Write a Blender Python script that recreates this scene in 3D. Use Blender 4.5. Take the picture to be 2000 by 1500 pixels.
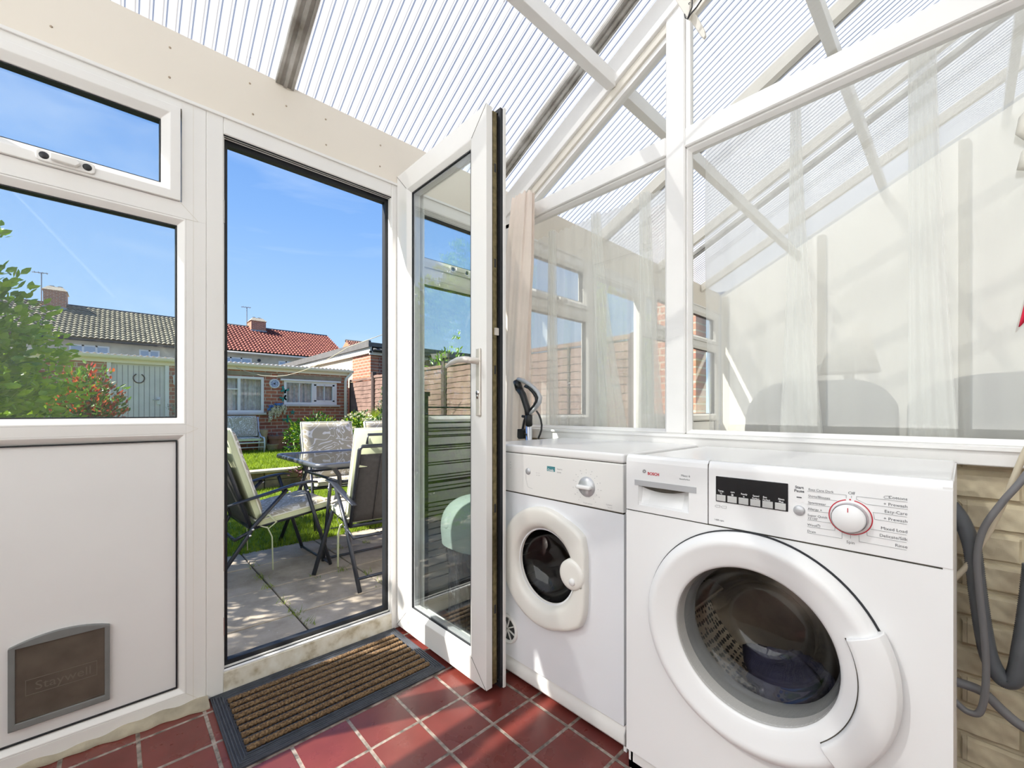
import bpy, bmesh, math, random
from math import sin, cos, pi, radians as R
from mathutils import Vector, Matrix
random.seed(7)
for o in list(bpy.data.objects): bpy.data.objects.remove(o)
sc = bpy.context.scene
col = sc.collection

# ------------------------------------------------------------ camera, sky, sun, exposure
TH = math.atan(883/829.0); FPX = 829.0; CAMZ = .97
cam_d = bpy.data.cameras.new('camera'); cam = bpy.data.objects.new('camera', cam_d); col.objects.link(cam)
cam_d.sensor_width = 36; cam_d.lens = 36*FPX/2000; cam_d.shift_y = 54/2000; cam_d.clip_start = .02; cam_d.clip_end = 500
cam.location = (0, 0, CAMZ); cam.rotation_euler = (R(90), 0, -(pi/2-TH))
sc.camera = cam

w = bpy.data.worlds.new('sky'); sc.world = w; w.use_nodes = True
nt = w.node_tree; nt.nodes.clear()
out = nt.nodes.new('ShaderNodeOutputWorld'); bg = nt.nodes.new('ShaderNodeBackground')
tc = nt.nodes.new('ShaderNodeTexCoord'); sep = nt.nodes.new('ShaderNodeSeparateXYZ')
ramp = nt.nodes.new('ShaderNodeValToRGB'); e = ramp.color_ramp
e.elements[0].position = 0.0; e.elements[0].color = (.50, .70, .90, 1)
e.elements[1].position = .70; e.elements[1].color = (.075, .22, .66, 1)
for p_, c_ in ((.14, (.40, .62, .91, 1)), (.38, (.22, .43, .83, 1))):
    q_ = e.elements.new(p_); q_.color = c_
mp = nt.nodes.new('ShaderNodeMapping'); mp.inputs['Scale'].default_value = (2.2, 2.2, 9); mp.inputs['Rotation'].default_value = (.25, .35, .4)
nz = nt.nodes.new('ShaderNodeTexNoise'); nz.inputs['Scale'].default_value = 1.6; nz.inputs['Detail'].default_value = 9; nz.inputs['Distortion'].default_value = .6
cr = nt.nodes.new('ShaderNodeValToRGB'); cr.color_ramp.elements[0].position = .54; cr.color_ramp.elements[1].position = .95
cr.color_ramp.elements[0].color = (0, 0, 0, 1); cr.color_ramp.elements[1].color = (.5, .5, .5, 1)
mx = nt.nodes.new('ShaderNodeMixRGB'); mx.inputs[2].default_value = (.72, .84, .97, 1)
L = nt.links.new
L(tc.outputs['Generated'], sep.inputs[0]); L(sep.outputs['Z'], ramp.inputs[0])
L(tc.outputs['Generated'], mp.inputs[0]); L(mp.outputs[0], nz.inputs[0]); L(nz.outputs[0], cr.inputs[0])
L(cr.outputs[0], mx.inputs[0]); L(ramp.outputs[0], mx.inputs[1]); L(mx.outputs[0], bg.inputs[0])
bg.inputs[1].default_value = 0.345
L(bg.outputs[0], out.inputs[0])

sun_d = bpy.data.lights.new('sun', 'SUN'); sun_d.energy = 3.9; sun_d.angle = R(.6); sun_d.color = (1, .95, .87)
sun = bpy.data.objects.new('sun', sun_d); col.objects.link(sun)
to_sun = Vector((-.90, .42, .92)).normalized()
sun.location = to_sun*40
sun.rotation_euler = to_sun.to_track_quat('Z', 'Y').to_euler()

vs = sc.view_settings; vs.view_transform = 'Standard'; vs.look = 'None'; vs.gamma = 1; vs.use_curve_mapping = False
vs.exposure = 1.80
sc.cycles.transparent_max_bounces = 24
sc.cycles.max_bounces = 10
sc.cycles.diffuse_bounces = 6
sc.cycles.sample_clamp_indirect = 6
sc.cycles.use_denoising = True

# ------------------------------------------------------------ helpers
Fx, Fy = cos(TH), sin(TH)
def at(px, py, X=None, Y=None, Z=None):
    """point of the place seen at a pixel of the photo, on the real plane X, Y or Z"""
    s = (px-1000)/FPX
    d = Vector((Fx+Fy*s, Fy-Fx*s, (804-py)/FPX))
    t = X/d.x if X is not None else Y/d.y if Y is not None else (Z-CAMZ)/d.z
    return Vector((d.x*t, d.y*t, CAMZ+d.z*t))

class MB:
    def __init__(s): s.v = []; s.f = []; s.m = []; s.mi = 0; s.uv = None
    def add(s, vs_, fs):
        b = len(s.v); s.v += [tuple(v) for v in vs_]; s.f += [tuple(b+i for i in f) for f in fs]; s.m += [s.mi]*len(fs); return s
    def box(s, x0, x1, y0, y1, z0, z1):
        return s.add([(x0,y0,z0),(x1,y0,z0),(x1,y1,z0),(x0,y1,z0),(x0,y0,z1),(x1,y0,z1),(x1,y1,z1),(x0,y1,z1)],
                     [(0,3,2,1),(4,5,6,7),(0,1,5,4),(1,2,6,5),(2,3,7,6),(3,0,4,7)])
    def obox(s, a, b, wv, hv, up=(0,0,1)):
        """bar from a to b, width wv sideways, height hv"""
        a = Vector(a); b = Vector(b); d = (b-a).normalized(); u = Vector(up)
        sd = d.cross(u)
        if sd.length < 1e-4: sd = d.cross(Vector((1,0,0)))
        sd.normalize(); u = sd.cross(d).normalized()
        sd = sd*wv/2; u = u*hv/2
        return s.add([a-sd-u, a+sd-u, a+sd+u, a-sd+u, b-sd-u, b+sd-u, b+sd+u, b-sd+u],
                     [(0,3,2,1),(4,5,6,7),(0,1,5,4),(1,2,6,5),(2,3,7,6),(3,0,4,7)][:2]+[(0,1,5,4),(1,2,6,5),(2,3,7,6),(3,0,4,7)])
    def tube(s, pts, r, n=8, closed=False, cap=True, flat=None):
        pts = [Vector(p) for p in pts]; N = len(pts); rs = r if isinstance(r, (list, tuple)) else [r]*N
        rings = []; prev = None
        for i, p in enumerate(pts):
            a = pts[i-1] if (i or closed) else p; b = pts[(i+1) % N] if (i < N-1 or closed) else p
            d = (b-a).normalized()
            if prev is None:
                u = Vector((0,0,1)) if abs(d.z) < .9 else Vector((1,0,0))
            else: u = prev
            u = (u-d*u.dot(d)).normalized(); prev = u; v = d.cross(u)
            k1, k2 = (1, 1) if flat is None else flat
            rings.append([p+(u*cos(2*pi*j/n)*k1+v*sin(2*pi*j/n)*k2)*rs[i] for j in range(n)])
        b0 = len(s.v); vs_ = [q for r_ in rings for q in r_]; fs = []
        for i in range(N if closed else N-1):
            i2 = (i+1) % N
            for j in range(n): fs.append((i*n+j, i*n+(j+1) % n, i2*n+(j+1) % n, i2*n+j))
        if cap and not closed: fs += [tuple(reversed(range(n))), tuple((N-1)*n+j for j in range(n))]
        return s.add(vs_, fs)
    def lathe(s, prof, c, ax, u, n=48, a0=0, a1=2*pi):
        """prof: (radius, height along ax); c centre; ax axis; u radial zero direction"""
        c = Vector(c); ax = Vector(ax).normalized(); u = Vector(u).normalized(); v = ax.cross(u)
        full = abs(a1-a0-2*pi) < 1e-6; cnt = n if full else n+1
        vs_ = []; fs = []
        for r_, h in prof:
            for j in range(cnt):
                t = a0+(a1-a0)*j/n; vs_.append(c+ax*h+(u*cos(t)+v*sin(t))*r_)
        for i in range(len(prof)-1):
            for j in range(n):
                j2 = (j+1) % cnt
                fs.append((i*cnt+j, i*cnt+j2, (i+1)*cnt+j2, (i+1)*cnt+j))
        return s.add(vs_, fs)
    def prism(s, poly, o, u, v, nrm, d0, d1):
        """polygon (a,b) in plane o+a*u+b*v, extruded from d0 to d1 along nrm"""
        o, u, v, nrm = map(Vector, (o, u, v, nrm)); n = len(poly)
        vs_ = [o+u*a+v*b+nrm*d0 for a, b in poly]+[o+u*a+v*b+nrm*d1 for a, b in poly]
        return s.add(vs_, [tuple(reversed(range(n))), tuple(range(n, 2*n))]+[(i, (i+1) % n, n+(i+1) % n, n+i) for i in range(n)])
    def frame(s, r, prof, o=(0,0,0), u=(1,0,0), v=(0,0,1), nrm=(0,1,0)):
        """mitred rectangular frame; r=(a0,a1,b0,b1) outer edge; prof: closed list of (inward, depth)"""
        o, u, v, nrm = map(Vector, (o, u, v, nrm)); a0, a1, b0, b1 = r; n = len(prof); vs_ = []
        for (a, b, sa, sb) in ((a0,b0,1,1),(a1,b0,-1,1),(a1,b1,-1,-1),(a0,b1,1,-1)):
            for d, h in prof: vs_.append(o+u*(a+sa*d)+v*(b+sb*d)+nrm*h)
        fs = []
        for i in range(4):
            k = (i+1) % 4
            for j in range(n):
                j2 = (j+1) % n; fs.append((i*n+j, k*n+j, k*n+j2, i*n+j2))
        return s.add(vs_, fs)
    def sphere(s, c, r, n=12, m=8, sq=(1,1,1)):
        vs_ = []; fs = []
        for i in range(m+1):
            a = pi*i/m
            for j in range(n):
                b = 2*pi*j/n; vs_.append((c[0]+r*sq[0]*sin(a)*cos(b), c[1]+r*sq[1]*sin(a)*sin(b), c[2]+r*sq[2]*cos(a)))
        for i in range(m):
            for j in range(n): fs.append((i*n+j, (i+1)*n+j, (i+1)*n+(j+1) % n, i*n+(j+1) % n))
        return s.add(vs_, fs)
    def grid(s, fn, nu, nv, closed_u=False):
        vs_ = [fn(i/nu, j/nv) for j in range(nv+1) for i in range(nu+1)]; W = nu+1
        return s.add(vs_, [(j*W+i, j*W+i+1, (j+1)*W+i+1, (j+1)*W+i) for j in range(nv) for i in range(nu)])
    def build(s, name, mats, parent=None, smooth=False, bevel=0, seg=2, solid=0, fix=True):
        me = bpy.data.meshes.new(name); me.from_pydata(s.v, [], s.f)
        mats = mats if isinstance(mats, (list, tuple)) else [mats]
        for m_ in mats: me.materials.append(m_)
        if len(mats) > 1:
            for p, k in zip(me.polygons, s.m): p.material_index = k
        if fix:
            bm = bmesh.new(); bm.from_mesh(me)
            bmesh.ops.remove_doubles(bm, verts=bm.verts, dist=1e-6)
            bmesh.ops.recalc_face_normals(bm, faces=bm.faces); bm.to_mesh(me); bm.free()
        if smooth:
            for p in me.polygons: p.use_smooth = True
        o = bpy.data.objects.new(name, me); col.objects.link(o)
        if parent is not None:
            o.parent = parent
            o.matrix_parent_inverse = world_of(parent).inverted()
        if bevel:
            b = o.modifiers.new('b', 'BEVEL'); b.width = bevel; b.segments = seg; b.limit_method = 'ANGLE'; b.angle_limit = R(35)
            if smooth is False and seg > 1:
                for p in me.polygons: p.use_smooth = True
                o.modifiers.new('n', 'WEIGHTED_NORMAL')
        if solid:
            m_ = o.modifiers.new('s', 'SOLIDIFY'); m_.thickness = solid; m_.offset = 0
        return o
def world_of(o):
    m = Matrix.Translation(o.location) @ o.rotation_euler.to_matrix().to_4x4()
    if o.parent: m = world_of(o.parent) @ o.matrix_parent_inverse @ m
    return m
def tag(o, label=None, cat=None, group=None, kind=None):
    if label: o['label'] = label
    if cat: o['category'] = cat
    if group: o['group'] = group
    if kind: o['kind'] = kind
    return o
def empty(name, loc=(0,0,0), label=None, cat=None, group=None, kind=None):
    o = bpy.data.objects.new(name, None); col.objects.link(o); o.location = loc; o.empty_display_size = .1
    return tag(o, label, cat, group, kind)
def copy_tree(o, parent=None):
    c = o.copy(); col.objects.link(c)
    if parent is not None: c.parent = parent
    for ch in [x for x in bpy.data.objects if x.parent == o]: copy_tree(ch, c)
    return c

# ------------------------------------------------------------ materials
class NT:
    def __init__(s, name):
        s.m = bpy.data.materials.new(name); s.m.use_nodes = True; s.t = s.m.node_tree
        s.b = s.t.nodes['Principled BSDF']; s.o = s.t.nodes['Material Output']
    def n(s, ty, **k):
        x = s.t.nodes.new('ShaderNode'+ty)
        for a, b in k.items():
            if a in x.inputs.keys() if isinstance(a, str) else False: x.inputs[a].default_value = b
            else: setattr(x, a, b)
        return x
    def l(s, a, b): s.t.links.new(a, b)
    def coord(s, kind='Object'): return s.n('TexCoord').outputs[kind]
    def noise(s, scale, detail=4, vec=None, rough=.5):
        x = s.n('TexNoise'); x.inputs['Scale'].default_value = scale; x.inputs['Detail'].default_value = detail
        x.inputs['Roughness'].default_value = rough
        s.l(vec or s.coord(), x.inputs['Vector']); return x.outputs[0]
    def ramp(s, fac, *stops):
        x = s.n('ValToRGB'); e = x.color_ramp
        while len(e.elements) < len(stops): e.elements.new(.5)
        for el, (p, c) in zip(e.elements, stops): el.position = p; el.color = (*c, 1) if len(c) == 3 else c
        s.l(fac, x.inputs[0]); return x.outputs[0]
    def mix(s, f, a, b, blend='MIX'):
        x = s.n('MixRGB'); x.blend_type = blend
        for i, q in ((0, f), (1, a), (2, b)):
            if isinstance(q, (int, float)): x.inputs[i].default_value = q
            elif isinstance(q, tuple): x.inputs[i].default_value = (*q[:3], 1)
            else: s.l(q, x.inputs[i])
        return x.outputs[0]
    def bump(s, h, st=.3, dist=.01):
        x = s.n('Bump'); x.inputs['Strength'].default_value = st; x.inputs['Distance'].default_value = dist
        s.l(h, x.inputs['Height']); s.l(x.outputs[0], s.b.inputs['Normal']); return s
    def base(s, c, rough=.5, metal=0, spec=.5):
        if isinstance(c, tuple): s.b.inputs['Base Color'].default_value = (*c[:3], 1)
        else: s.l(c, s.b.inputs['Base Color'])
        s.b.inputs['Roughness'].default_value = rough; s.b.inputs['Metallic'].default_value = metal
        s.b.inputs['Specular IOR Level'].default_value = spec; return s
def plain(name, c, rough=.5, metal=0, var=.0, vs_=6, spec=.5, bump=0, bs=60):
    x = NT(name)
    n_ = x.noise(vs_, 5)
    if var: cc = x.ramp(n_, (.3, tuple(q*(1-var) for q in c)), (.7, tuple(min(1, q*(1+var*.4)) for q in c)))
    else: cc = x.ramp(n_, (.0, tuple(q*.985 for q in c)), (1, c))
    x.base(cc, rough, metal, spec)
    if bump: x.bump(x.noise(bs, 4), bump, .004)
    return x.m
M = {}
M['pvc'] = plain('white_upvc', (.83, .815, .785), .32, var=.03, vs_=3)
M['pvc_panel'] = plain('white_upvc_panel', (.81, .80, .785), .42, var=.02, vs_=5)
M['beam'] = plain('cream_board', (.81, .745, .645), .5, var=.04, vs_=2.5)
M['paint'] = plain('white_gloss_paint', (.85, .84, .82), .38, var=.035, vs_=7, bump=.12, bs=30)
M['cream_bead'] = plain('cream_paint', (.74, .70, .62), .45, var=.06, vs_=9)
M['gasket'] = plain('black_rubber_gasket', (.012, .014, .018), .5)
M['appl'] = plain('appliance_white_enamel', (.84, .835, .825), .22, var=.012, vs_=2, spec=.5)
M['appl_front'] = plain('appliance_white_steel', (.80, .795, .785), .35, var=.02, vs_=2)
M['appl_bosch'] = plain('appliance_white_plastic', (.84, .84, .84), .3, var=.012, vs_=3)
M['appl_panel'] = plain('ivory_plastic', (.80, .79, .765), .35, var=.02, vs_=3)
M['door_ivory'] = plain('ivory_door_plastic', (.82, .80, .745), .3, var=.02, vs_=4)
M['silver'] = plain('silver_plastic', (.55, .56, .58), .35, .4)
M['chrome'] = plain('chrome', (.75, .75, .76), .12, 1)
M['steel'] = plain('brushed_steel', (.55, .54, .52), .3, 1, var=.1, vs_=40)
M['black_gloss'] = plain('black_display', (.012, .012, .014), .12)
M['black'] = plain('black_plastic', (.018, .018, .02), .35)
M['button_grey'] = plain('grey_buttons', (.55, .55, .54), .4)
M['ink'] = plain('grey_print', (.10, .10, .11), .6)
M['ink_light'] = plain('light_grey_print', (.36, .36, .37), .6)
M['ink_red'] = plain('red_print', (.55, .03, .05), .5)
M['ink_white'] = plain('white_print', (.85, .85, .85), .6)
M['teal'] = plain('teal_print', (.06, .24, .27), .5)
M['drum'] = plain('drum_steel', (.55, .50, .44), .38, .85, var=.2, vs_=14)
M['cloth_dark'] = plain('navy_laundry', (.025, .025, .06), .9, var=.3, vs_=20)
M['lock_gold'] = plain('lock_strip_brass', (.25, .20, .10), .45, .7, var=.4, vs_=60)
M['groove'] = plain('dirty_groove_and_shade', (.07, .06, .045), .7, var=.4, vs_=50)  # dirt and joints; also the shade painted into the drawer recess
M['plate'] = plain('handle_satin', (.70, .66, .60), .35, .35)
M['rubber_mat'] = plain('grey_rubber', (.045, .05, .062), .62, var=.3, vs_=40, bump=.4, bs=120)
M['pet_frame'] = plain('grey_plastic_frame', (.20, .205, .20), .5, var=.15, vs_=12)
M['pet_flap'] = plain('smoked_brown_flap', (.115, .095, .075), .32, var=.25, vs_=18)
M['hose'] = plain('grey_hose', (.13, .14, .155), .5, var=.1, vs_=30)
M['cable_grey'] = plain('grey_cable', (.18, .18, .19), .5)
M['cable_cream'] = plain('cream_cable', (.60, .53, .40), .5)
M['curtain'] = plain('blush_cotton', (.80, .69, .61), .85, var=.06, vs_=8, bump=.3, bs=40)
M['chair_frame'] = plain('anthracite_tube', (.055, .06, .072), .32, .5)
M['sling'] = plain('dark_textilene', (.055, .05, .048), .75, var=.2, vs_=50)
M['cush_edge'] = plain('pale_green_fabric', (.60, .64, .42), .85, var=.08, vs_=10)
M['piping'] = plain('cream_piping', (.82, .81, .66), .8)
M['white_metal'] = plain('white_painted_metal', (.75, .76, .76), .4)
M['render_beige'] = plain('beige_render', (.70, .60, .44), .9, var=.25, vs_=1.5, bump=.5, bs=8)
M['lead'] = plain('lead_flashing', (.30, .31, .33), .6)
M['dark_ridge'] = plain('dark_ridge_tile', (.07, .075, .075), .8)
M['felt'] = plain('roofing_felt', (.13, .125, .12), .9, var=.2)
M['fascia'] = plain('weathered_white_fascia', (.72, .68, .60), .6, var=.2, vs_=3)
M['gutter'] = plain('cream_gutter', (.88, .80, .66), .45)
M['black_pipe'] = plain('black_downpipe', (.02, .022, .026), .4)
M['garden_door'] = plain('pale_grey_boards', (.70, .67, .64), .55, var=.1, vs_=4)
M['board_cream'] = plain('cream_cladding', (.66, .55, .38), .7, var=.15, vs_=4)
M['iron'] = plain('dark_iron', (.03, .03, .028), .5, .6)
M['teal_paint'] = plain('turquoise_metal', (.01, .26, .22), .4, var=.2, vs_=30)
M['terracotta'] = plain('terracotta', (.42, .20, .12), .8, var=.2, vs_=12)
M['sand_pot'] = plain('sand_pot', (.55, .44, .24), .8, var=.2, vs_=12)
M['stone'] = plain('grey_stone', (.36, .36, .40), .85, var=.25, vs_=25)
M['bark'] = plain('twig_bark', (.20, .13, .075), .9, var=.3, vs_=20)
M['bin_lid'] = plain('pale_green_grey_plastic', (.24, .29, .27), .35, var=.03)
M['bin_black'] = plain('black_bag_plastic', (.02, .02, .024), .15, var=.2)
M['sofa'] = plain('grey_upholstery', (.20, .20, .19), .9, var=.08, vs_=5, bump=.3, bs=50)
M['room_cream'] = plain('cream_wall_paint', (.88, .85, .77), .8, var=.03, vs_=2)
M['lampshade'] = plain('cream_lampshade', (.82, .77, .66), .8)
M['wood'] = plain('brown_wood', (.25, .16, .09), .6, var=.2, vs_=12)
M['red_cloth'] = plain('red_cloth', (.62, .01, .05), .8, var=.1, vs_=30)
M['hook'] = plain('white_hook', (.70, .68, .60), .4)
M['soil'] = plain('soil', (.05, .035, .02), .95, var=.3, vs_=20)
M['sleeper'] = plain('mossy_stone_edging', (.27, .22, .13), .9, var=.5, vs_=7, bump=.8, bs=20)
M['coping'] = plain('pale_coping', (.52, .45, .32), .85, var=.2, vs_=10)
M['net_in'] = plain('lace_net_curtain', (.62, .60, .60), .9, var=.3, vs_=14)
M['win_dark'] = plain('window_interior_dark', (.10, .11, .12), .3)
M['mortar'] = plain('mortar_lump', (.40, .35, .26), .9, var=.35, vs_=14, bump=.9, bs=30)
M['alu'] = (lambda x: x.base(x.ramp(x.noise(9, 6), (.25, (.17, .15, .12)), (.48, (.40, .385, .35)), (.7, (.62, .61, .58))), .5, .1).m)(NT('weathered_aluminium_bar'))
M['crack'] = plain('grubby_joint', (.32, .22, .12), .9, var=.5, vs_=30)
M['house_pane'] = plain('pale_blue_house_glass', (.42, .50, .60), .15)  # one even pale blue-grey for the far house panes
M['sill_dirty'] = (lambda x: x.base(x.ramp(x.noise(22, 8), (.30, (.40, .33, .21)), (.5, (.70, .65, .54)), (.7, (.80, .77, .69))), .45).m)(NT('stained_threshold'))
M['antenna'] = plain('aerial_grey', (.18, .2, .24), .5)

def glassmat(name, tint=(.97, .985, .98), k=1.0, ior=1.5, rough=0.0):
    x = NT(name); x.t.nodes.remove(x.b)
    tr = x.n('BsdfTransparent'); tr.inputs[0].default_value = (*tint, 1)
    gl = x.n('BsdfGlossy'); gl.inputs['Roughness'].default_value = rough; gl.inputs[0].default_value = (1, 1, 1, 1)
    fr = x.n('Fresnel'); gm = x.n('NewGeometry'); mr = x.n('MapRange'); mr.inputs[3].default_value = ior; mr.inputs[4].default_value = 1/ior; x.l(gm.outputs['Backfacing'], mr.inputs[0]); x.l(mr.outputs[0], fr.inputs[0])
    ml = x.n('Math', operation='MULTIPLY'); ml.inputs[1].default_value = k; x.l(fr.outputs[0], ml.inputs[0])
    ms = x.n('MixShader'); x.l(ml.outputs[0], ms.inputs[0]); x.l(tr.outputs[0], ms.inputs[1]); x.l(gl.outputs[0], ms.inputs[2])
    x.l(ms.outputs[0], x.o.inputs[0]); return x.m
M['glass'] = glassmat('window_glass')
M['glass_part'] = glassmat('old_float_glass', (.975, .98, .97), 1.0)
M['glass_smoke'] = glassmat('smoked_table_glass', (.55, .56, .58), 1.0)
M['glass_door_dark'] = glassmat('porthole_glass', (.80, .79, .77), 1.0)

def sheer(name, c, op, tf=.5):
    x = NT(name); x.t.nodes.remove(x.b)
    tr = x.n('BsdfTransparent'); df = x.n('BsdfDiffuse'); tl = x.n('BsdfTranslucent')
    df.inputs[0].default_value = (*c, 1); tl.inputs[0].default_value = (*c, 1)
    wv = x.n('TexNoise'); wv.inputs['Scale'].default_value = 3; x.l(x.coord(), wv.inputs[0])
    rp = x.ramp(wv.outputs[0], (0, (op*.92,)*3), (1, (min(1, op*1.06),)*3))
    a = x.n('MixShader'); a.inputs[0].default_value = tf; x.l(df.outputs[0], a.inputs[1]); x.l(tl.outputs[0], a.inputs[2])
    b = x.n('MixShader'); x.l(rp, b.inputs[0]); x.l(tr.outputs[0], b.inputs[1]); x.l(a.outputs[0], b.inputs[2])
    x.l(b.outputs[0], x.o.inputs[0]); return x.m
M['voile'] = sheer('white_voile', (.97, .97, .95), .56)
M['voile_fold'] = sheer('white_voile_fold', (.97, .97, .95), .42)

def polycarb():
    x = NT('clear_ribbed_polycarbonate'); x.t.nodes.remove(x.b)
    tr = x.n('BsdfTransparent'); tl = x.n('BsdfTranslucent'); gl = x.n('BsdfGlossy'); gl.inputs['Roughness'].default_value = .12
    nz = x.noise(1.1, 3)
    cc = x.ramp(nz, (.3, (.34, .35, .36)), (.7, (.42, .43, .44))); x.l(cc, tl.inputs[0]); tr.inputs[0].default_value = (.62, .64, .66, 1)
    d = x.ramp(x.noise(26, 8), (.70, (1, 1, 1)), (.78, (.55, .50, .42)))
    sx = x.n('SeparateXYZ'); x.l(x.coord(), sx.inputs[0]); dv = x.n('Math', operation='DIVIDE'); dv.inputs[1].default_value = .0325; x.l(sx.outputs[0], dv.inputs[0])
    fr_ = x.n('Math', operation='FRACT'); x.l(dv.outputs[0], fr_.inputs[0]); wb = x.ramp(fr_.outputs[0], (.0, (1, 1, 1)), (.40, (1, 1, 1)), (.45, (.50, .47, .43)), (.52, (.50, .47, .43)), (.57, (1, 1, 1)))
    d = x.mix(1, d, wb, 'MULTIPLY'); tc2 = x.mix(1, cc, d, 'MULTIPLY'); x.l(tc2, tl.inputs[0])
    f = x.ramp(x.noise(.8, 2), (.3, (.86,)*3), (.7, (.94,)*3))
    a = x.n('MixShader'); x.l(f, a.inputs[0]); x.l(tr.outputs[0], a.inputs[1]); x.l(tl.outputs[0], a.inputs[2])
    b = x.n('MixShader'); b.inputs[0].default_value = .06; x.l(a.outputs[0], b.inputs[1]); x.l(gl.outputs[0], b.inputs[2])
    x.l(b.outputs[0], x.o.inputs[0]); return x.m
M['poly'] = polycarb()
M['fill_glazing'] = sheer('added_fill_glazing', (.95, .95, .94), 1.1, .92)  # diffusing sheet for the unseen left side, added as fill light

def brick(name, axis, c1, c2, mort, w_=.225, h_=.075, ms=.010, off=(0,0), bump=.5, rough=.85):
    x = NT(name); g = x.n('SeparateXYZ'); x.l(x.coord(), g.inputs[0])
    cmb = x.n('CombineXYZ'); x.l(g.outputs[0 if axis == 'x' else 1], cmb.inputs[0]); x.l(g.outputs[2], cmb.inputs[1])
    mp_ = x.n('Mapping'); mp_.inputs['Location'].default_value = (off[0], off[1], 0); x.l(cmb.outputs[0], mp_.inputs[0])
    b = x.n('TexBrick'); b.inputs['Scale'].default_value = 1; b.inputs['Brick Width'].default_value = w_; b.inputs['Row Height'].default_value = h_
    b.inputs['Mortar Size'].default_value = ms; b.inputs['Mortar Smooth'].default_value = .2; b.inputs['Bias'].default_value = -.1
    b.inputs['Color1'].default_value = (*c1, 1); b.inputs['Color2'].default_value = (*c2, 1); b.inputs['Mortar'].default_value = (*mort, 1)
    x.l(mp_.outputs[0], b.inputs[0])
    c = x.mix(.35, b.outputs[0], x.ramp(x.noise(18, 6), (.3, (.25, .2, .2)), (.7, (1, 1, 1))), 'MULTIPLY')
    x.base(c, rough); iv = x.n('Math', operation='SUBTRACT'); iv.inputs[0].default_value = 1; x.l(b.outputs[1], iv.inputs[1])
    x.bump(iv.outputs[0], bump, .01); return x.m
M['brick_x'] = brick('red_brick_front', 'x', (.52, .19, .10), (.34, .12, .08), (.58, .46, .34), off=(0, 0))
M['brick_y'] = brick('red_brick_side', 'y', (.50, .19, .10), (.36, .13, .08), (.52, .42, .32))
M['brick_house'] = brick('orange_brick_gable', 'y', (.52, .20, .08), (.45, .17, .07), (.50, .35, .25))
M['brick_painted_y'] = brick('cream_painted_brick', 'y', (.70, .62, .44), (.66, .59, .42), (.60, .53, .38), ms=.006)

def tiles():
    x = NT('red_quarry_tiles'); b = x.n('TexBrick'); b.offset = 0; b.squash = 1
    mp_ = x.n('Mapping'); mp_.inputs['Location'].default_value = (-.056+.003, -.003, 0); x.l(x.coord(), mp_.inputs[0]); x.l(mp_.outputs[0], b.inputs[0])
    b.inputs['Scale'].default_value = 1; b.inputs['Brick Width'].default_value = .1613; b.inputs['Row Height'].default_value = .1663
    b.inputs['Mortar Size'].default_value = .0055; b.inputs['Mortar Smooth'].default_value = .25
    b.inputs['Color1'].default_value = (.19, .038, .028, 1); b.inputs['Color2'].default_value = (.145, .032, .027, 1); b.inputs['Mortar'].default_value = (.30, .22, .17, 1)
    c = x.mix(.55, b.outputs[0], x.ramp(x.noise(9, 6), (.35, (.62, .58, .55)), (.65, (1, 1, 1))), 'MULTIPLY')
    m2 = x.mix(b.outputs[1], c, x.ramp(x.noise(40, 6), (.35, (.10, .08, .065)), (.65, (.38, .31, .26))))
    x.base(m2, .3); rg = x.ramp(x.noise(14, 5), (.3, (.22,)*3), (.7, (.42,)*3)); x.l(rg, x.b.inputs['Roughness'])
    iv = x.n('Math', operation='SUBTRACT'); iv.inputs[0].default_value = 1; x.l(b.outputs[1], iv.inputs[1]); x.bump(iv.outputs[0], .5, .004); return x.m
M['tiles'] = tiles()
def slabm():
    x = NT('concrete_paving'); c = x.ramp(x.noise(3, 9, rough=.65), (.3, (.25, .21, .155)), (.5, (.42, .36, .28)), (.72, (.56, .50, .42)))
    sp = x.ramp(x.noise(60, 3), (.68, (0, 0, 0)), (.72, (.5, .5, .5))); x.base(x.mix(sp, c, (.6, .58, .55)), .85).bump(x.noise(30, 8), .5, .006); return x.m
M['slab'] = slabm()
M['joint'] = plain('joint_soil', (.10, .085, .06), .95, var=.4, vs_=30)
def leafm(name, c1, c2, sc_=9, tl=.35, rough=.35):
    x = NT(name); c = x.ramp(x.noise(sc_, 3), (.35, c1), (.65, c2)); x.base(c, rough)
    t = x.n('BsdfTranslucent'); x.l(x.mix(1, c, (1, 1, .55), 'MULTIPLY'), t.inputs[0]); ms = x.n('MixShader'); ms.inputs[0].default_value = tl
    x.l(x.b.outputs[0], ms.inputs[1]); x.l(t.outputs[0], ms.inputs[2]); x.l(ms.outputs[0], x.o.inputs[0]); return x.m
M['grass'] = leafm('lawn_grass', (.15, .24, .015), (.36, .48, .05), 14, .45, .6)
M['laurel'] = leafm('laurel_leaf', (.10, .26, .012), (.42, .62, .03), 3)
M['photinia_g'] = leafm('photinia_green_leaf', (.06, .14, .02), (.16, .32, .03), 6)
M['photinia_r'] = leafm('photinia_red_leaf', (.50, .05, .03), (.62, .16, .06), 8)
M['dark_leaf'] = leafm('dark_leaf', (.02, .08, .015), (.07, .18, .02), 6)
M['lime_leaf'] = leafm('lime_leaf', (.20, .36, .02), (.50, .62, .06), 5)
M['grey_leaf'] = leafm('grey_leaf', (.20, .25, .22), (.38, .44, .40), 9)
M['white_petal'] = leafm('white_petal', (.75, .72, .52), (.9, .88, .75), 20, .2)
M['blue_petal'] = leafm('blue_petal', (.05, .15, .45), (.2, .4, .8), 20, .2)
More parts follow.
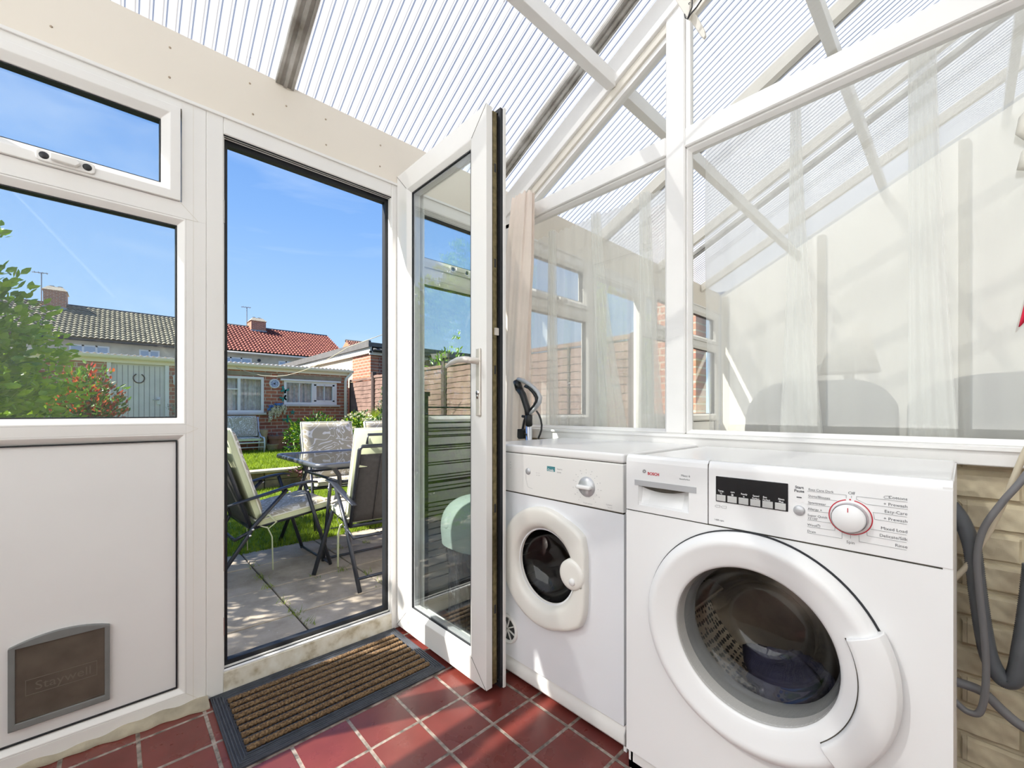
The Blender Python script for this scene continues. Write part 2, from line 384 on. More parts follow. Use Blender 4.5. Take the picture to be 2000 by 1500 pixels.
def cush():
    x = NT('leaf_print_fabric'); w_ = x.n('TexNoise'); w_.inputs['Scale'].default_value = 3.6; w_.inputs['Detail'].default_value = 1.0; w_.inputs['Distortion'].default_value = 3.6
    x.l(x.coord(), w_.inputs['Vector']); g = x.n('Math', operation='MULTIPLY'); g.inputs[1].default_value = 6; x.l(w_.outputs[0], g.inputs[0])
    f = x.n('Math', operation='FRACT'); x.l(g.outputs[0], f.inputs[0])
    x.base(x.ramp(f.outputs[0], (.0, (.46, .41, .30)), (.70, (.46, .41, .30)), (.73, (.80, .77, .70)), (.95, (.80, .77, .70)), (.98, (.46, .41, .30))), .85); return x.m
M['cushion'] = cush()
def coir():
    x = NT('brown_coir_rope'); n_ = x.noise(170, 4); x.base(x.ramp(n_, (.3, (.05, .028, .014)), (.55, (.17, .10, .045)), (.75, (.30, .20, .10))), .9).bump(n_, .9, .004); return x.m
M['coir'] = coir()
def tilem(name, a, b, c):
    x = NT(name); x.base(x.ramp(x.noise(3.2, 4), (.3, a), (.5, b), (.75, c)), .75); return x.m
M['tile_red'] = tilem('red_pantiles', (.15, .035, .024), (.22, .058, .038), (.30, .11, .065))
M['tile_grey'] = tilem('lichened_pantiles', (.09, .085, .055), (.18, .165, .11), (.32, .29, .19))
M['fence'] = (lambda x: x.base(x.ramp(x.noise(5, 6), (.3, (.145, .085, .066)), (.7, (.26, .165, .13))), .85).bump(x.noise(24, 5), .3, .006).m)(NT('brown_fence_boards'))
M['fence_dk'] = plain('dark_brown_post', (.07, .045, .038), .8, var=.2)
M['plaque'] = (lambda x: x.base(x.ramp(x.noise(60, 3), (.45, (.12, .18, .36)), (.55, (.6, .66, .75))), .4).m)(NT('blue_patterned_ceramic'))
M['fibre'] = plain('fibre_cement_sheet', (.50, .50, .49), .8, var=.15)

# ------------------------------------------------------------ the room
YF = 1.74        # inner face of the garden wall
XP = 1.61        # glazed partition
RK = .5          # roof pitch
YB = -1.45
XL, XR = -1.40, 4.59
def roofz(y): return 2.19 + RK*(YF-y)
def struct(o): return tag(o, kind='structure')

struct(MB().box(XL-.1, 1.66, YB-.1, YF+.09, -.12, 0).build('floor', M['tiles']))
struct(MB().box(1.66, XR+.1, YB-.1, YF+.09, -.12, 0).build('floor_extension', M['fibre'])).name = 'floor.001'
side = [(YB, 0), (YF, 0), (YF, 2.17), (YB, roofz(YB)-.02)]
struct(MB().prism([(YB, 0), (YF, 0), (YF, .8), (YB, .8)], (0,0,0), (0,1,0), (0,0,1), (1,0,0), XL-.1, XL).build('wall_left', M['room_cream']))
w7 = struct(MB().box(XL-.1, XL+.02, YB, YF, .8, .84).box(XL-.08, XL-.02, -.03, .03, .84, roofz(0)-.05).box(XL-.08, XL-.02, YF-.06, YF, .84, 2.17).box(XL-.08, XL-.02, -.8, -.74, .84, roofz(-.8)-.05).box(XL-.08, XL-.02, .85, .91, .84, roofz(.9)-.05).build('added_fill_window', M['paint']))  # out-of-view glazed side, added to brighten the room from the left
MB().prism([(YB, .84), (YF, .84), (YF, 2.17), (YB, roofz(YB)-.02)], (0,0,0), (0,1,0), (0,0,1), (1,0,0), XL-.052, XL-.05).build('pane', M['fill_glazing'], w7, fix=False)
struct(MB().prism([(YB, 0), (YF-.002, 0), (YF-.002, 2.17), (YB, roofz(YB)-.02)], (0,0,0), (0,1,0), (0,0,1), (1,0,0), XR, XR+.1).build('wall_far_right', M['room_cream']))
struct(MB().box(XL-.1, XR+.1, YB-.1, YB, 0, roofz(YB)+.05).build('wall_back', M['room_cream']))

# roof of ribbed clear sheet on weathered bars
def roof_sheet():
    m = MB(); pitch = .0325; prof = []; x = XL-.06
    while x < XR+.1:
        for d, h in ((0, 0), (.010, 0), (.0140, .0035), (.0205, .0035), (.0245, 0)): prof.append((x+d, h))
        x += pitch
    ys = [YF+.16, YF-.4, YF-1.0, YF-1.7, YF-2.4, YB-.02]
    vs_ = [(px_, y, roofz(y)+.012+h) for y in ys for px_, h in prof]; n = len(prof)
    m.add(vs_, [(j*n+i, j*n+i+1, (j+1)*n+i+1, (j+1)*n+i) for j in range(len(ys)-1) for i in range(n-1)])
    return m
ceil = struct(roof_sheet().build('ceiling', M['poly'], fix=False))
def slope_bar(m, x0, x1, y0, y1, d0, d1):
    """bar following the roof; d0..d1 below the roof plane"""
    m.add([(x, y, roofz(y)-d) for x in (x0, x1) for y in (y0, y1) for d in (d0, d1)],
          [(0,1,3,2), (4,6,7,5), (0,4,5,1), (2,3,7,6), (0,2,6,4), (1,5,7,3)]); return m
for xb in (-.60, .467, 1.497, 2.53, 3.56):
    m = MB()
    slope_bar(m, xb-.031, xb+.031, YF+.15, YB, -.02, .004)
    slope_bar(m, xb-.030, xb-.020, YF-.005, YB, .004, .010); slope_bar(m, xb+.020, xb+.030, YF-.005, YB, .004, .010)
    slope_bar(m, xb-.006, xb+.006, YF-.005, YB, .004, .013)
    m.build('glazing_bar', M['alu'], ceil)
m = MB(); slope_bar(m, 1.012, 1.018, 1.15, .35, -.002, .004); m.build('sheet_joint', M['crack'], ceil)
# purlins, rafter
m = MB()
m.box(XL, XP-.035, 1.025, 1.066, 2.368, 2.432)
struct(m.build('trim_1', M['paint'], bevel=.003))
m = MB()
for yb in (1.045, .43, -.2): m.box(XP+.03, XR, yb-.021, yb+.021, roofz(yb)-.17, roofz(yb)-.10)
struct(m.build('trim_2', M['paint'], bevel=.003))
m = MB()
for xx in (2.45, 3.30, 4.14): slope_bar(m, xx-.02, xx+.02, YF-.01, YB, .0, .07)
struct(m.build('trim_3', M['cream_bead']))

# cream head board over the garden wall
hb = MB().box(XL, XR, YF, YF+.05, 1.987, 2.195); hbo = struct(hb.build('wall_front', M['beam']))
m = MB()
for px_, py_ in ((100,52),(332,93),(331,151),(488,163),(494,223),(559,207),(636,233),(637,283),(743,284),(742,325)):
    p = at(px_, py_, Y=YF); m.lathe([(0, .0022), (.0028, .002), (.0036, 0)], p, (0,-1,0), (1,0,0), 10)
m.build('screw_head', plain('rusty_screw', (.42, .33, .24), .6), hbo, smooth=True)
struct(MB().box(XL, XR, YF-.007, YF, 1.979, 1.990).build('trim_4', M['pvc'], bevel=.002))

# ---- white plastic window units in the garden wall
def members(m, x0, x1, z0, z1, opens, y0=YF, y1=YF+.07, e=.022):
    """fill a unit around stacked openings (x0,x1,z0,z1 of the glass, from the bottom up)"""
    gx0, gx1 = opens[0][0]-e, opens[0][1]+e
    m.box(x0, gx0, y0, y1, z0, z1); m.box(gx1, x1, y0, y1, z0, z1)
    zz = z0
    for o in opens:
        m.box(gx0, gx1, y0, y1, zz, o[2]-e); zz = o[3]+e
    m.box(gx0, gx1, y0, y1, zz, z1)
def bead(m, o, e=.022, d0=0.0, d1=.016):
    m.frame((o[0]-e, o[1]+e, o[2]-e, o[3]+e), [(0, d0), (e*.25, d0+.001), (e, d1), (e, .048), (0, .05)], o=(0, YF, 0))
def gasket(m, o, d=.017, t=.0035, dp=.03):
    m.frame((o[0], o[1], o[2], o[3]), [(0, d), (t, d), (t, d+dp), (0, d+dp)], o=(0, YF, 0))
def upvc_unit(name, x0, x1, xg0, xg1, vent, panel=True, dark=True, catch=True, midz=(.877, .95)):
    root = struct(MB().box(x0, x1, YF+.07, YF+.10, 0, .05).build(name, M['pvc']))
    low = (xg0, xg1, midz[1], 1.577); pan = (xg0, xg1, .071, midz[0]); vo = (vent[0], vent[1], 1.652, 1.950)
    fr = MB(); e = .022
    sx0, sx1 = vent[0]-.004, vent[1]+.004
    # members
    fr.box(x0, xg0-e, YF, YF+.07, 0, 1.6); fr.box(xg1+e, x1, YF, YF+.07, 0, 1.6)
    for a, b in ((0, pan[2]-e), (pan[3]+e, low[2]-e)): fr.box(xg0-e, xg1+e, YF, YF+.07, a, b)
    fr.box(xg0-e, xg1+e, YF, YF+.07, 1.577+e, 1.6)
    fr.box(x0, x1, YF, YF+.07, 1.6, 1.649)
    fr.box(x0, sx0, YF, YF+.07, 1.649, 1.987); fr.box(sx1, x1, YF, YF+.07, 1.649, 1.987); fr.box(sx0, sx1, YF, YF+.07, 1.953, 1.987)
    fr.build('window_frame', M['pvc'], root, bevel=.0025, seg=1)
    b = MB(); bead(b, low); bead(b, pan); b.build('glazing_bead', M['pvc'], root, bevel=.0015)
    s = MB().frame((vent[0], vent[1], 1.651, 1.951), [(0, -.010), (.026, -.010), (.031, -.006), (.048, .008), (.048, .05), (0, .05)], o=(0, YF, 0))
    so = s.build('vent_sash', M['pvc'], root, bevel=.002)
    vg = (vent[0]+.048, vent[1]-.048, 1.699, 1.903)
    g = MB(); gasket(g, vg, .012); gasket(g, low); gasket(g, pan, .010, .0035, .02); g.build('gasket', M['gasket'], root)
    MB().box(vg[0], vg[1], YF+.030, YF+.034, vg[2], vg[3]).build('vent_pane', M['glass'], so)
    MB().box(low[0], low[1], YF+.030, YF+.034, low[2], low[3]).build('pane', M['glass'], root)
    if panel: MB().box(pan[0], pan[1], YF+.016, YF+.05, pan[2], pan[3]).build('panel', M['pvc_panel'], root)
    else: MB().box(pan[0], pan[1], YF+.030, YF+.034, pan[2], pan[3]).build('pane', M['glass'], root)
    if catch:
        cx_ = (vent[0]+vent[1])/2; c = MB(); y = YF-.010
        pts = [(-.058,-.011),(-.050,-.016),(.050,-.016),(.058,-.011),(.058,.011),(.050,.016),(-.050,.016),(-.058,.011)]
        c.prism(pts, (cx_, y, 1.672), (1,0,0), (0,0,1), (0,-1,0), 0, .006)
        c.prism([(-.03,-.009),(.02,-.011),(.03,0),(.02,.011),(-.03,.009)], (cx_, y, 1.672), (1,0,0), (0,0,1), (0,-1,0), .006, .020)
        co = c.build('window_catch', M['pvc'], so, bevel=.003)
        d = MB()
        for sx in (-1, 1): d.lathe([(0, .0075), (.009, .0075), (.010, .006)], (cx_+sx*.042, y, 1.672), (0,-1,0), (1,0,0), 14)
        if False: pass
        d.build('catch_recess', M['black'], so, smooth=True)
    return root
unitA = upvc_unit('window_1', -.42, .226, -.345, .151, (-.352, .158))
upvc_unit('window_2', XL, -.42, -1.325, -.495, (-1.332, -.488), catch=True)
upvc_unit('window_3', .955, XP-.04, 1.005, 1.52, (.998, 1.527))
upvc_unit('window_4', 1.70, 2.41, 1.76, 2.335, (1.753, 2.342))
upvc_unit('window_5', 3.15, XR, 3.25, 4.50, (3.243, 4.507))
struct(MB().box(XP-.04, 1.70, YF, YF+.07, 0, 1.987).build('trim_5', M['pvc']))
# corner mitre seams of the near window unit are hairlines in the frame
m = MB()
for x0_, z0_, x1_, z1_ in ((.173, .049, .226, -.0), (.173, .899, .205, .9135), (.173, .928, .205, .9135), (.158,1.649,.205,1.60), (.173,1.599,.205,1.60)):
    m.obox((x0_, YF-.0004, z0_), (x1_, YF-.0004, z1_), .001, .0010, up=(0,1,0))
m.box(.1915, .1925, YF-.0004, YF, 0, 1.98)
m.build('frame_seam', M['cream_bead'], unitA)

# cat flap in the panel of the near window
cf = MB(); pl = [at(*p, Y=YF) for p in ((14,1272),(214,1220),(215,1368),(18,1433))]
cx0, cx1, cz0, cz1 = -.206, -.008, .111, .334
bow = lambda t: .020*(1-(2*t-1)**2)
top = [(cx0+(cx1-cx0)*i/12, cz1+bow(i/12)) for i in range(13)]
outer = [(cx0, cz0), (cx1, cz0)]+[(x, z) for x, z in reversed(top)]
inn0, inn1, inz0, inz1 = cx0+.013, cx1-.011, cz0+.018, cz1-.004
# frame ring: outer outline against inner rectangle
no = len(outer); innr = []
for x, z in outer:
    innr.append((min(max(x, inn0), inn1), inz0 if z < (cz0+cz1)/2 else inz1))
yf = YF+.016
vs_ = [(x, yf, z) for x, z in outer]+[(x, yf-.012, z) for x, z in outer]+[(x, yf-.012, z) for x, z in innr]+[(x, yf-.002, z) for x, z in innr]
fs = []
for i in range(no):
    j = (i+1) % no
    for k in range(3): fs.append((k*no+i, k*no+j, (k+1)*no+j, (k+1)*no+i))
cfo = MB().add(vs_, fs).build('cat_flap', M['pet_frame'], unitA, bevel=.0015)
fl = MB().box(inn0, inn1, yf-.008, yf-.004, inz0, inz1)
fl.obox((inn0, yf-.0085, inz0+.004), ((inn0+inn1)/2, yf-.0085, inz0+.001), .002, .002); fl.obox(((inn0+inn1)/2, yf-.0085, inz0+.001), (inn1, yf-.0085, inz0+.006), .002, .002)
flo = fl.build('flap', M['pet_flap'], cfo)

def text_mesh(items):
    """items: (string, origin, right, up, size, align, bold) -> MB of flat letters"""
    m = MB()
    for s_, o, r_, u_, size, al, bold in items:
        cu = bpy.data.curves.new('t', 'FONT'); cu.body = s_; cu.size = size; cu.align_x = al; cu.offset = size*.018*bold; cu.resolution_u = 3
        ob = bpy.data.objects.new('t', cu); col.objects.link(ob)
        dg = bpy.context.evaluated_depsgraph_get(); me = bpy.data.meshes.new_from_object(ob.evaluated_get(dg))
        o, r_, u_ = Vector(o), Vector(r_), Vector(u_)
        m.add([o+r_*v.co.x+u_*v.co.y for v in me.vertices], [tuple(p.vertices) for p in me.polygons])
        bpy.data.objects.remove(ob); bpy.data.curves.remove(cu); bpy.data.meshes.remove(me)
    return m
tm = text_mesh([('Staywell', (-.158, yf-.0087, .205), (1,0,.0), (0,0,1), .034, 'LEFT', 0)])
tm.frame((-.175, -.035, .195, .238), [(0, 0), (.0015, 0), (.0015, .001), (0, .001)], o=(0, yf-.0092, 0))
tm.build('embossed_lettering', plain('embossed', (.16, .135, .11), .4), cfo)

# ---- door frame, threshold, open door leaf
door = struct(MB().box(.226, .955, YF+.062, YF+.085, 0, .06).build('door_1', M['pvc']))
df = MB()
df.box(.226, .276, YF, YF+.07, 0, 1.987); df.box(.901, .955, YF, YF+.07, 0, 1.987); df.box(.276, .901, YF, YF+.07, 1.925, 1.987)
df.build('door_frame', M['pvc'], door, bevel=.003, seg=1)
MB().add([(x, y, z) for x in (.276, .901) for y, z in ((YF, 0), (YF+.07, 0), (YF+.07, .078), (YF+.03, .080), (YF+.002, .070))],
         [(0,1,2,3,4), (9,8,7,6,5), (0,5,6,1), (1,6,7,2), (2,7,8,3), (3,8,9,4), (4,9,5,0)]).build('threshold', M['sill_dirty'], door)
MB().box(.276, .901, YF+.004, YF+.016, .072, .0765).box(.276, .901, YF+.022, YF+.025, .078, .083).build('threshold_strip', M['pvc'], door)
MB().box(.276, .901, YF+.017, YF+.0185, .0765, .0795).box(.276, .901, YF+.004, YF+.068, 1.9225, 1.925).build('threshold_groove', M['gasket'], door)
MB().frame((.276, .901, .080, 1.922), [(-.002, .034), (.016, .034), (.016, .060), (-.002, .060)], o=(0, YF, 0)).build('gasket', M['gasket'], door)
MB().frame((.276, .901, .075, 1.925), [(0, .010), (.003, .010), (.003, .014), (0, .014)], o=(0, YF, 0)).frame((.276, .901, .075, 1.925), [(0, .022), (.003, .022), (.003, .028), (0, .028)], o=(0, YF, 0)).build('rebate_rib', M['pvc'], door)
m = MB()
for z0_, z1_ in ((1.62, 1.70), (1.18, 1.34), (.42, .60), (.20,.26)): m.box(.276, .279, YF+.004, YF+.02, z0_, z1_)
m.build('strike_plate', M['steel'], door)
XD, Y0, Y1, Z0, Z1 = .925, 1.113, 1.737, .018, 2.02
leaf = MB().frame((Y0, Y1, Z0, Z1), [(0, 0), (.080, 0), (.086, .002), (.104, .014), (.104, .056), (.012, .056), (.012, .029), (0, .027)], o=(XD,0,0), u=(0,1,0), nrm=(1,0,0)).build('door_leaf', M['pvc'], door, bevel=.0015)
MB().frame((Y0-.014, Y1, Z0-.012, Z1+.012), [(0, .066), (.09, .066), (.104, .072), (.104, .078), (0, .078)], o=(XD,0,0), u=(0,1,0), nrm=(1,0,0)).build('door_flange', M['pvc'], leaf, bevel=.0015)
MB().frame((Y0+.004, Y1, Z0+.004, Z1-.004), [(.006, .0295), (.05, .0295), (.05, .066), (.006, .066)], o=(XD,0,0), u=(0,1,0), nrm=(1,0,0)).build('rebate', M['groove'], leaf)
MB().box(XD+.030, XD+.047, Y0+.0005, Y0+.009, Z0+.01, Z1-.01).build('lock_strip', M['lock_gold'], leaf)
m = MB()
for z_ in (.27, .62, 1.10, 1.47, 1.80): m.box(XD+.036, XD+.044, Y0, Y0+.004, z_, z_+.03)
m.build('lock_slot', M['black'], leaf)
MB().box(XD+.036, XD+.052, Y0-.006, Y0+.004, 1.235, 1.26).build('latch_bolt', M['plate'], leaf)
MB().frame((Y0-.010, Y1, Z0-.008, Z1+.008), [(0, .055), (.012, .055), (.012, .066), (0, .066)], o=(XD,0,0), u=(0,1,0), nrm=(1,0,0)).build('seal', M['gasket'], leaf)
GD = (Y0+.104, Y1-.104, Z0+.104, Z1-.104)
MB().frame(GD, [(0, .015), (.004, .015), (.004, .045), (0, .045)], o=(XD,0,0), u=(0,1,0), nrm=(1,0,0)).build('gasket', M['gasket'], leaf)
MB().frame((GD[0]+.004, GD[1]-.004, GD[2]+.004, GD[3]-.004), [(0, .022), (.006, .022), (.006, .042), (0, .042)], o=(XD,0,0), u=(0,1,0), nrm=(1,0,0)).build('spacer_bar', M['silver'], leaf)
MB().box(XD+.020, XD+.024, GD[0], GD[1], GD[2], GD[3]).box(XD+.040, XD+.044, GD[0], GD[1], GD[2], GD[3]).build('pane', M['glass'], leaf)
h = MB().box(XD-.008, XD, 1.139, 1.163, .955, 1.19)
ho = h.build('handle_plate', M['plate'], leaf, bevel=.004)
h = MB(); h.lathe([(0, .05), (.011, .05), (.011, 0)], (XD, 1.151, 1.145), (-1,0,0), (0,1,0), 16)
h.tube([(XD-.045, 1.148, 1.145), (XD-.050, 1.175, 1.150), (XD-.052, 1.21, 1.150), (XD-.050, 1.25, 1.143), (XD-.046, 1.285, 1.132)], [.0115, .011, .010, .009, .006], 10, flat=(1, .7))
h.build('lever', M['plate'], leaf, smooth=True)
h = MB(); h.lathe([(0, .003), (.007, .003), (.009, 0)], (XD-.008, 1.151, 1.035), (-1,0,0), (0,1,0), 16); h.box(XD-.011, XD-.008, 1.1475, 1.1545, 1.015, 1.033)
h.build('keyhole', M['steel'], leaf, smooth=True)
MB().box(XD-.012, XD-.010, 1.1505, 1.1515, 1.028, 1.040).build('key_slot', M['black'], leaf)
seam = MB()
for y_, z_, dy, dz in ((Y0, Z0, 1, 1), (Y1, Z0, -1, 1), (Y0, Z1, 1, -1), (Y1, Z1, -1, -1)):
    seam.obox((XD-.0004, y_, z_), (XD-.0004, y_+dy*.082, z_+dz*.082), .0012, .0010, up=(1,0,0))
seam.build('mitre_seam', M['groove'], leaf)

# the glazed garden door of the next room, closed
d2 = struct(MB().box(2.41, 3.15, YF+.062, YF+.085, 0, .06).build('door_2', M['pvc']))
m = MB().box(2.41, 2.49, YF, YF+.07, 0, 1.987).box(3.06, 3.15, YF, YF+.07, 0, 1.987).box(2.49, 3.06, YF, YF+.07, 1.90, 1.987).box(2.49, 3.06, YF, YF+.07, 0, .16)
m.build('door_frame', M['pvc'], d2, bevel=.003, seg=1)
MB().frame((2.49, 3.06, .16, 1.90), [(0, -.01), (.05, -.01), (.06, .01), (.06, .05), (0, .05)], o=(0, YF, 0)).build('door_leaf', M['pvc'], d2, bevel=.002)
MB().box(2.55, 3.0, YF+.03, YF+.034, .22, 1.84).build('pane', M['glass'], d2)
m = MB().box(2.50, 2.53, YF-.02, YF-.01, 1.0, 1.2); m.tube([(2.515, YF-.02, 1.15), (2.515, YF-.06, 1.15), (2.62, YF-.06, 1.145)], .009, 8)
m.build('door_handle', M['pvc'], d2, smooth=False)

# ---- glazed timber partition on a painted dwarf wall
def brickh(y, z):
    h_ = .0745; r = int(math.floor(z/h_)); fz = z/h_-r; yy = (y+10)/.225+(.5 if r % 2 else 0); fy = yy-math.floor(yy)
    rnd = math.sin(r*12.9+math.floor(yy)*78.2)*43758.5; rnd = rnd-math.floor(rnd)
    e = min(min(fz, 1-fz)*h_, min(fy, 1-fy)*.225)
    k = min(1, max(0, (e-.003)/.008)); k = k*k*(3-2*k)
    nn = sin(y*91+z*57+r)*.0009+sin(y*37-z*143)*.0009+sin(y*211+r*3)*sin(z*173)*.0008
    return k*(.008+.004*rnd)+nn+(fz-.5)*.003*k
bw = MB(); bw.box(1.585, 1.665, YB, -.45, 0, .84); bw.box(1.585, 1.665, .10, YF, 0, .84); bw.box(1.60, 1.665, -.45, .10, 0, .84)
NY, NZ = 130, 190
bw.grid(lambda u, v: (1.588-brickh(-.45+.55*u, .84*v), -.45+.55*u, .84*v), NY, NZ)
struct(bw.build('wall_right', M['brick_painted_y'], smooth=False))
p = struct(MB().box(1.535, 1.665, YB, YF, .838, .886).build('window_6', M['paint'], bevel=.004))
m = MB()
m.box(1.575, 1.655, .724, .800, .886, roofz(.724)-.1)                                   # post
m.box(1.575, 1.655, .800, YF-.002, 1.972, 2.045); m.box(1.575, 1.655, YB, .724, 1.972, 2.045)  # rail
m.box(1.575, 1.655, YF-.06, YF-.002, .886, 2.0); m.box(1.578, 1.655, -.34, -.27, .886, 1.972)
m.build('timber_frame', M['paint'], p, bevel=.004, seg=1)
m = MB()
def pane_bead(y0, y1, z0, z1):
    m.frame((y0, y1, z0, z1), [(0, -.022), (.006, -.022), (.016, -.006), (.016, 0), (0, .006)], o=(XP,0,0), u=(0,1,0), nrm=(1,0,0))
pane_bead(.80, YF-.06, .886, 1.972); pane_bead(-.27, .724, .886, 1.972); pane_bead(YB, -.34, .886, 1.972)
m.box(1.583, 1.60, .705, .724, 2.045, roofz(.72)-.21)
m.build('putty_bead', M['paint'], p, bevel=.002)
for y0_, y1_ in ((.81, YF-.07), (-.26, .714), (YB, -.35)):
    MB().box(XP-.002, XP+.002, y0_, y1_, .896, 1.962).build('pane', M['glass_part'], p)
for y0_, y1_ in ((.80, 1.70), (YB, .724)):
    MB().prism([(y0_, 2.045), (y1_, 2.045), (y1_, max(2.046, roofz(y1_)-.17)), (y0_, roofz(y0_)-.17)], (0,0,0), (0,1,0), (0,0,1), (1,0,0), XP-.002, XP+.002).build('top_pane', M['glass_part'], p)
m = MB(); slope_bar(m, 1.565, 1.655, YF, YB, .045, .165); ra = struct(m.build('trim_6', M['paint'], bevel=.004))
m = MB(); slope_bar(m, 1.580, 1.640, YF-.02, YB, .165, .205); m.build('rafter_bead', M['cream_bead'], ra, bevel=.003)
m = MB(); slope_bar(m, 1.592, 1.630, YF-.03, YB, .205, .228); m.build('rafter_putty', M['paint'], ra)
m = MB().box(1.527, 1.535, -.5, 1.72, .876, .885); m.build('sill_chip', M['paint'], p)

# mortar lump under the window frame
def lump(u, v):
    x = -.46+.69*u; w_ = .006+.075*max(0, u-.35)**1.1+.003*sin(x*37)+.003*sin(x*91+1)
    a = v*pi/2; return (x, YF-w_*cos(a)+.0, .001+(.014+.010*max(0, u-.4)+.003*sin(x*23)+.003*sin(x*71))*sin(a))
struct(MB().grid(lump, 90, 8).build('trim_7', M['mortar'], smooth=True))

# ------------------------------------------------------------ washing machine
XW = .995; WY0, WY1 = .012, .615; WT = .857
def plate_hole(m, c, r, rect, x, n=72, depth=0):
    """front plate (plane X=x) with a round hole; rect=(y0,y1,z0,z1)"""
    y0, y1, z0, z1 = rect; inner = []; outer_ = []
    for i in range(n):
        t = 2*pi*i/n; dy, dz = cos(t), sin(t)
        k = min(((y1-c[0])/dy if dy > 1e-9 else (y0-c[0])/dy if dy < -1e-9 else 1e9), ((z1-c[1])/dz if dz > 1e-9 else (z0-c[1])/dz if dz < -1e-9 else 1e9))
        inner.append((x, c[0]+r*dy, c[1]+r*dz)); outer_.append((x, c[0]+k*dy, c[1]+k*dz))
    vs_ = inner+outer_; fs = [(i, (i+1) % n, n+(i+1) % n, n+i) for i in range(n)]
    corners = [(y1,z1),(y0,z1),(y0,z0),(y1,z0)]
    m.add(vs_, fs)
    for cy_, cz_ in corners:
        t = math.atan2(cz_-c[1], cy_-c[0]) % (2*pi); i = int(t/(2*pi)*n) % n
        m.add([outer_[i], outer_[(i+1) % n], (x, cy_, cz_)], [(0, 1, 2)])
washer = empty('washing_machine', (1.27, .313, 0), 'large white front-loading washing machine with a round porthole and a red-ringed programme dial', 'washing machine')
WC = (.313, .478)
m = MB(); m.box(XW+.0007, 1.50, WY0+.0002, WY0+.012, .02, .846); m.box(XW+.012, 1.50, WY1-.012, WY1, .02, .846); m.box(XW+.012, 1.50, WY0, WY1, .02, .04); m.box(1.49, 1.50, WY0, WY1, .02, .846)
m.build('cabinet', M['appl_front'], washer)
m = MB(); plate_hole(m, WC, .165, (WY0, WY1, .075, .7095), XW)
m.box(XW+.0006, XW+.012, WY0, WY0+.004, .0752, .7093); m.box(XW+.0006, XW+.012, WY1-.004, WY1, .0752, .7093); m.box(XW+.0005, XW+.012, WY0, WY1, .7075, .7095)
m.build('front_panel', M['appl_bosch'], washer, fix=False)
MB().box(XW+.012, XW+.03, WY0+.003, WY1-.003, .012, .073).build('plinth', M['appl_front'], washer, bevel=.003)
MB().box(XW+.02, 1.50, WY0+.003, WY1-.003, .835, .8505).build('top', M['appl'], washer, bevel=.004)
MB().box(XW+.003, XW+.03, WY0+.002, WY1-.002, .706, .7135).box(XW+.003, XW+.03, .4015, .4035, .71, .85).build('panel_gap', M['groove'], washer)
def fascia(y0, y1, z0=.7125, z1=WT, recess=None):
    m = MB(); prof = [(XW, z0), (XW, z1-.018), (XW+.002, z1-.008), (XW+.008, z1-.001), (XW+.018, z1), (XW+.030, z1-.003), (XW+.030, z0)]
    m.add([(x, y, z) for y in (y0, y1) for x, z in prof], [tuple(range(7)), tuple(range(13, 6, -1))]+[(i, (i+1) % 7, 7+(i+1) % 7, 7+i) for i in range(7)])
    return m
fas = fascia(WY0, .4015).build('control_panel', M['appl_bosch'], washer, bevel=.0012)
# drawer with a handle recess: front built around the recess
m = MB(); ry0, ry1, rz0, rz1 = .447, .580, .728, .778
y0, y1, z0, z1 = .4035, WY1, .7125, .839
m.box(XW, XW+.004, y0, ry0, z0, z1); m.box(XW, XW+.004, ry1, y1, z0, z1); m.box(XW, XW+.004, ry0, ry1, z0, rz0); m.box(XW, XW+.004, ry0, ry1, rz1, z1)
prof = [(XW, z1), (XW+.002, WT-.008), (XW+.008, WT-.001), (XW+.018, WT), (XW+.030, WT-.003), (XW+.030, z1)]
m.add([(x, y, z) for y in (y0, y1) for x, z in prof], [tuple(range(6)), tuple(range(11, 5, -1))]+[(i, (i+1) % 6, 6+(i+1) % 6, 6+i) for i in range(6)])
m.box(XW+.004, XW+.006, y0, y0+.001, z0, z1); m.box(XW+.002, XW+.03, y1-.003, y1, z0, z1)
# scooped recess
m.grid(lambda u, v: (XW+.002+.024*sin(v*pi/2)**.6*min(1, 6*u, 6*(1-u))**.5, ry0+(ry1-ry0)*u, rz0+(rz1-rz0)*v), 24, 12)
dr = m.build('detergent_drawer', M['appl_bosch'], washer)
MB().box(XW-.0012, XW+.001, .429, .590, .7785, .7925).build('handle_strip', M['silver'], dr)
m = MB(); m.grid(lambda u, v: (XW+.0012, .451+.125*u, .7785-(.0105*(1-(2*u-1)**2))*v), 20, 1); m.build('recess_painted_shade', M['groove'], dr)  # dark sheet under the upper lip, shade painted into the recess
# door ring
ring = MB().lathe([(.232, 0), (.2315, .010), (.228, .020), (.221, .028), (.213, .031), (.207, .031), (.202, .0295), (.180, .0235), (.163, .019), (.158, .016), (.156, .010), (.155, -.05)], (XW, *WC), (-1,0,0), (0,-1,0), 128)
ringo = ring.build('porthole_ring', M['appl_bosch'], washer, smooth=True)
MB().lathe([(.2345, 0), (.2345, .003), (.2320, .006)], (XW, *WC), (-1,0,0), (0,-1,0), 96).build('door_seal', M['gasket'], ringo, smooth=True)
hb_ = MB(); n = 28; a0, a1 = R(26), R(-46); secs = []
prf = [(.184, .024), (.186, .036), (.194, .040), (.222, .039), (.236, .031), (.242, .018), (.241, .004), (.184, .004)]
vs_ = []; k = len(prf)
for i in range(n+1):
    t = a0+(a1-a0)*i/n
    for r_, h_ in prf: vs_.append((XW-h_, WC[0]-r_*cos(t), WC[1]+r_*sin(t)))
hb_.add(vs_, [(i*k+j, i*k+(j+1) % k, (i+1)*k+(j+1) % k, (i+1)*k+j) for i in range(n) for j in range(k)]+[tuple(range(k)), tuple(n*k+j for j in reversed(range(k)))])
hb_.build('door_handle', M['appl_bosch'], ringo, bevel=.002)
gap = MB()
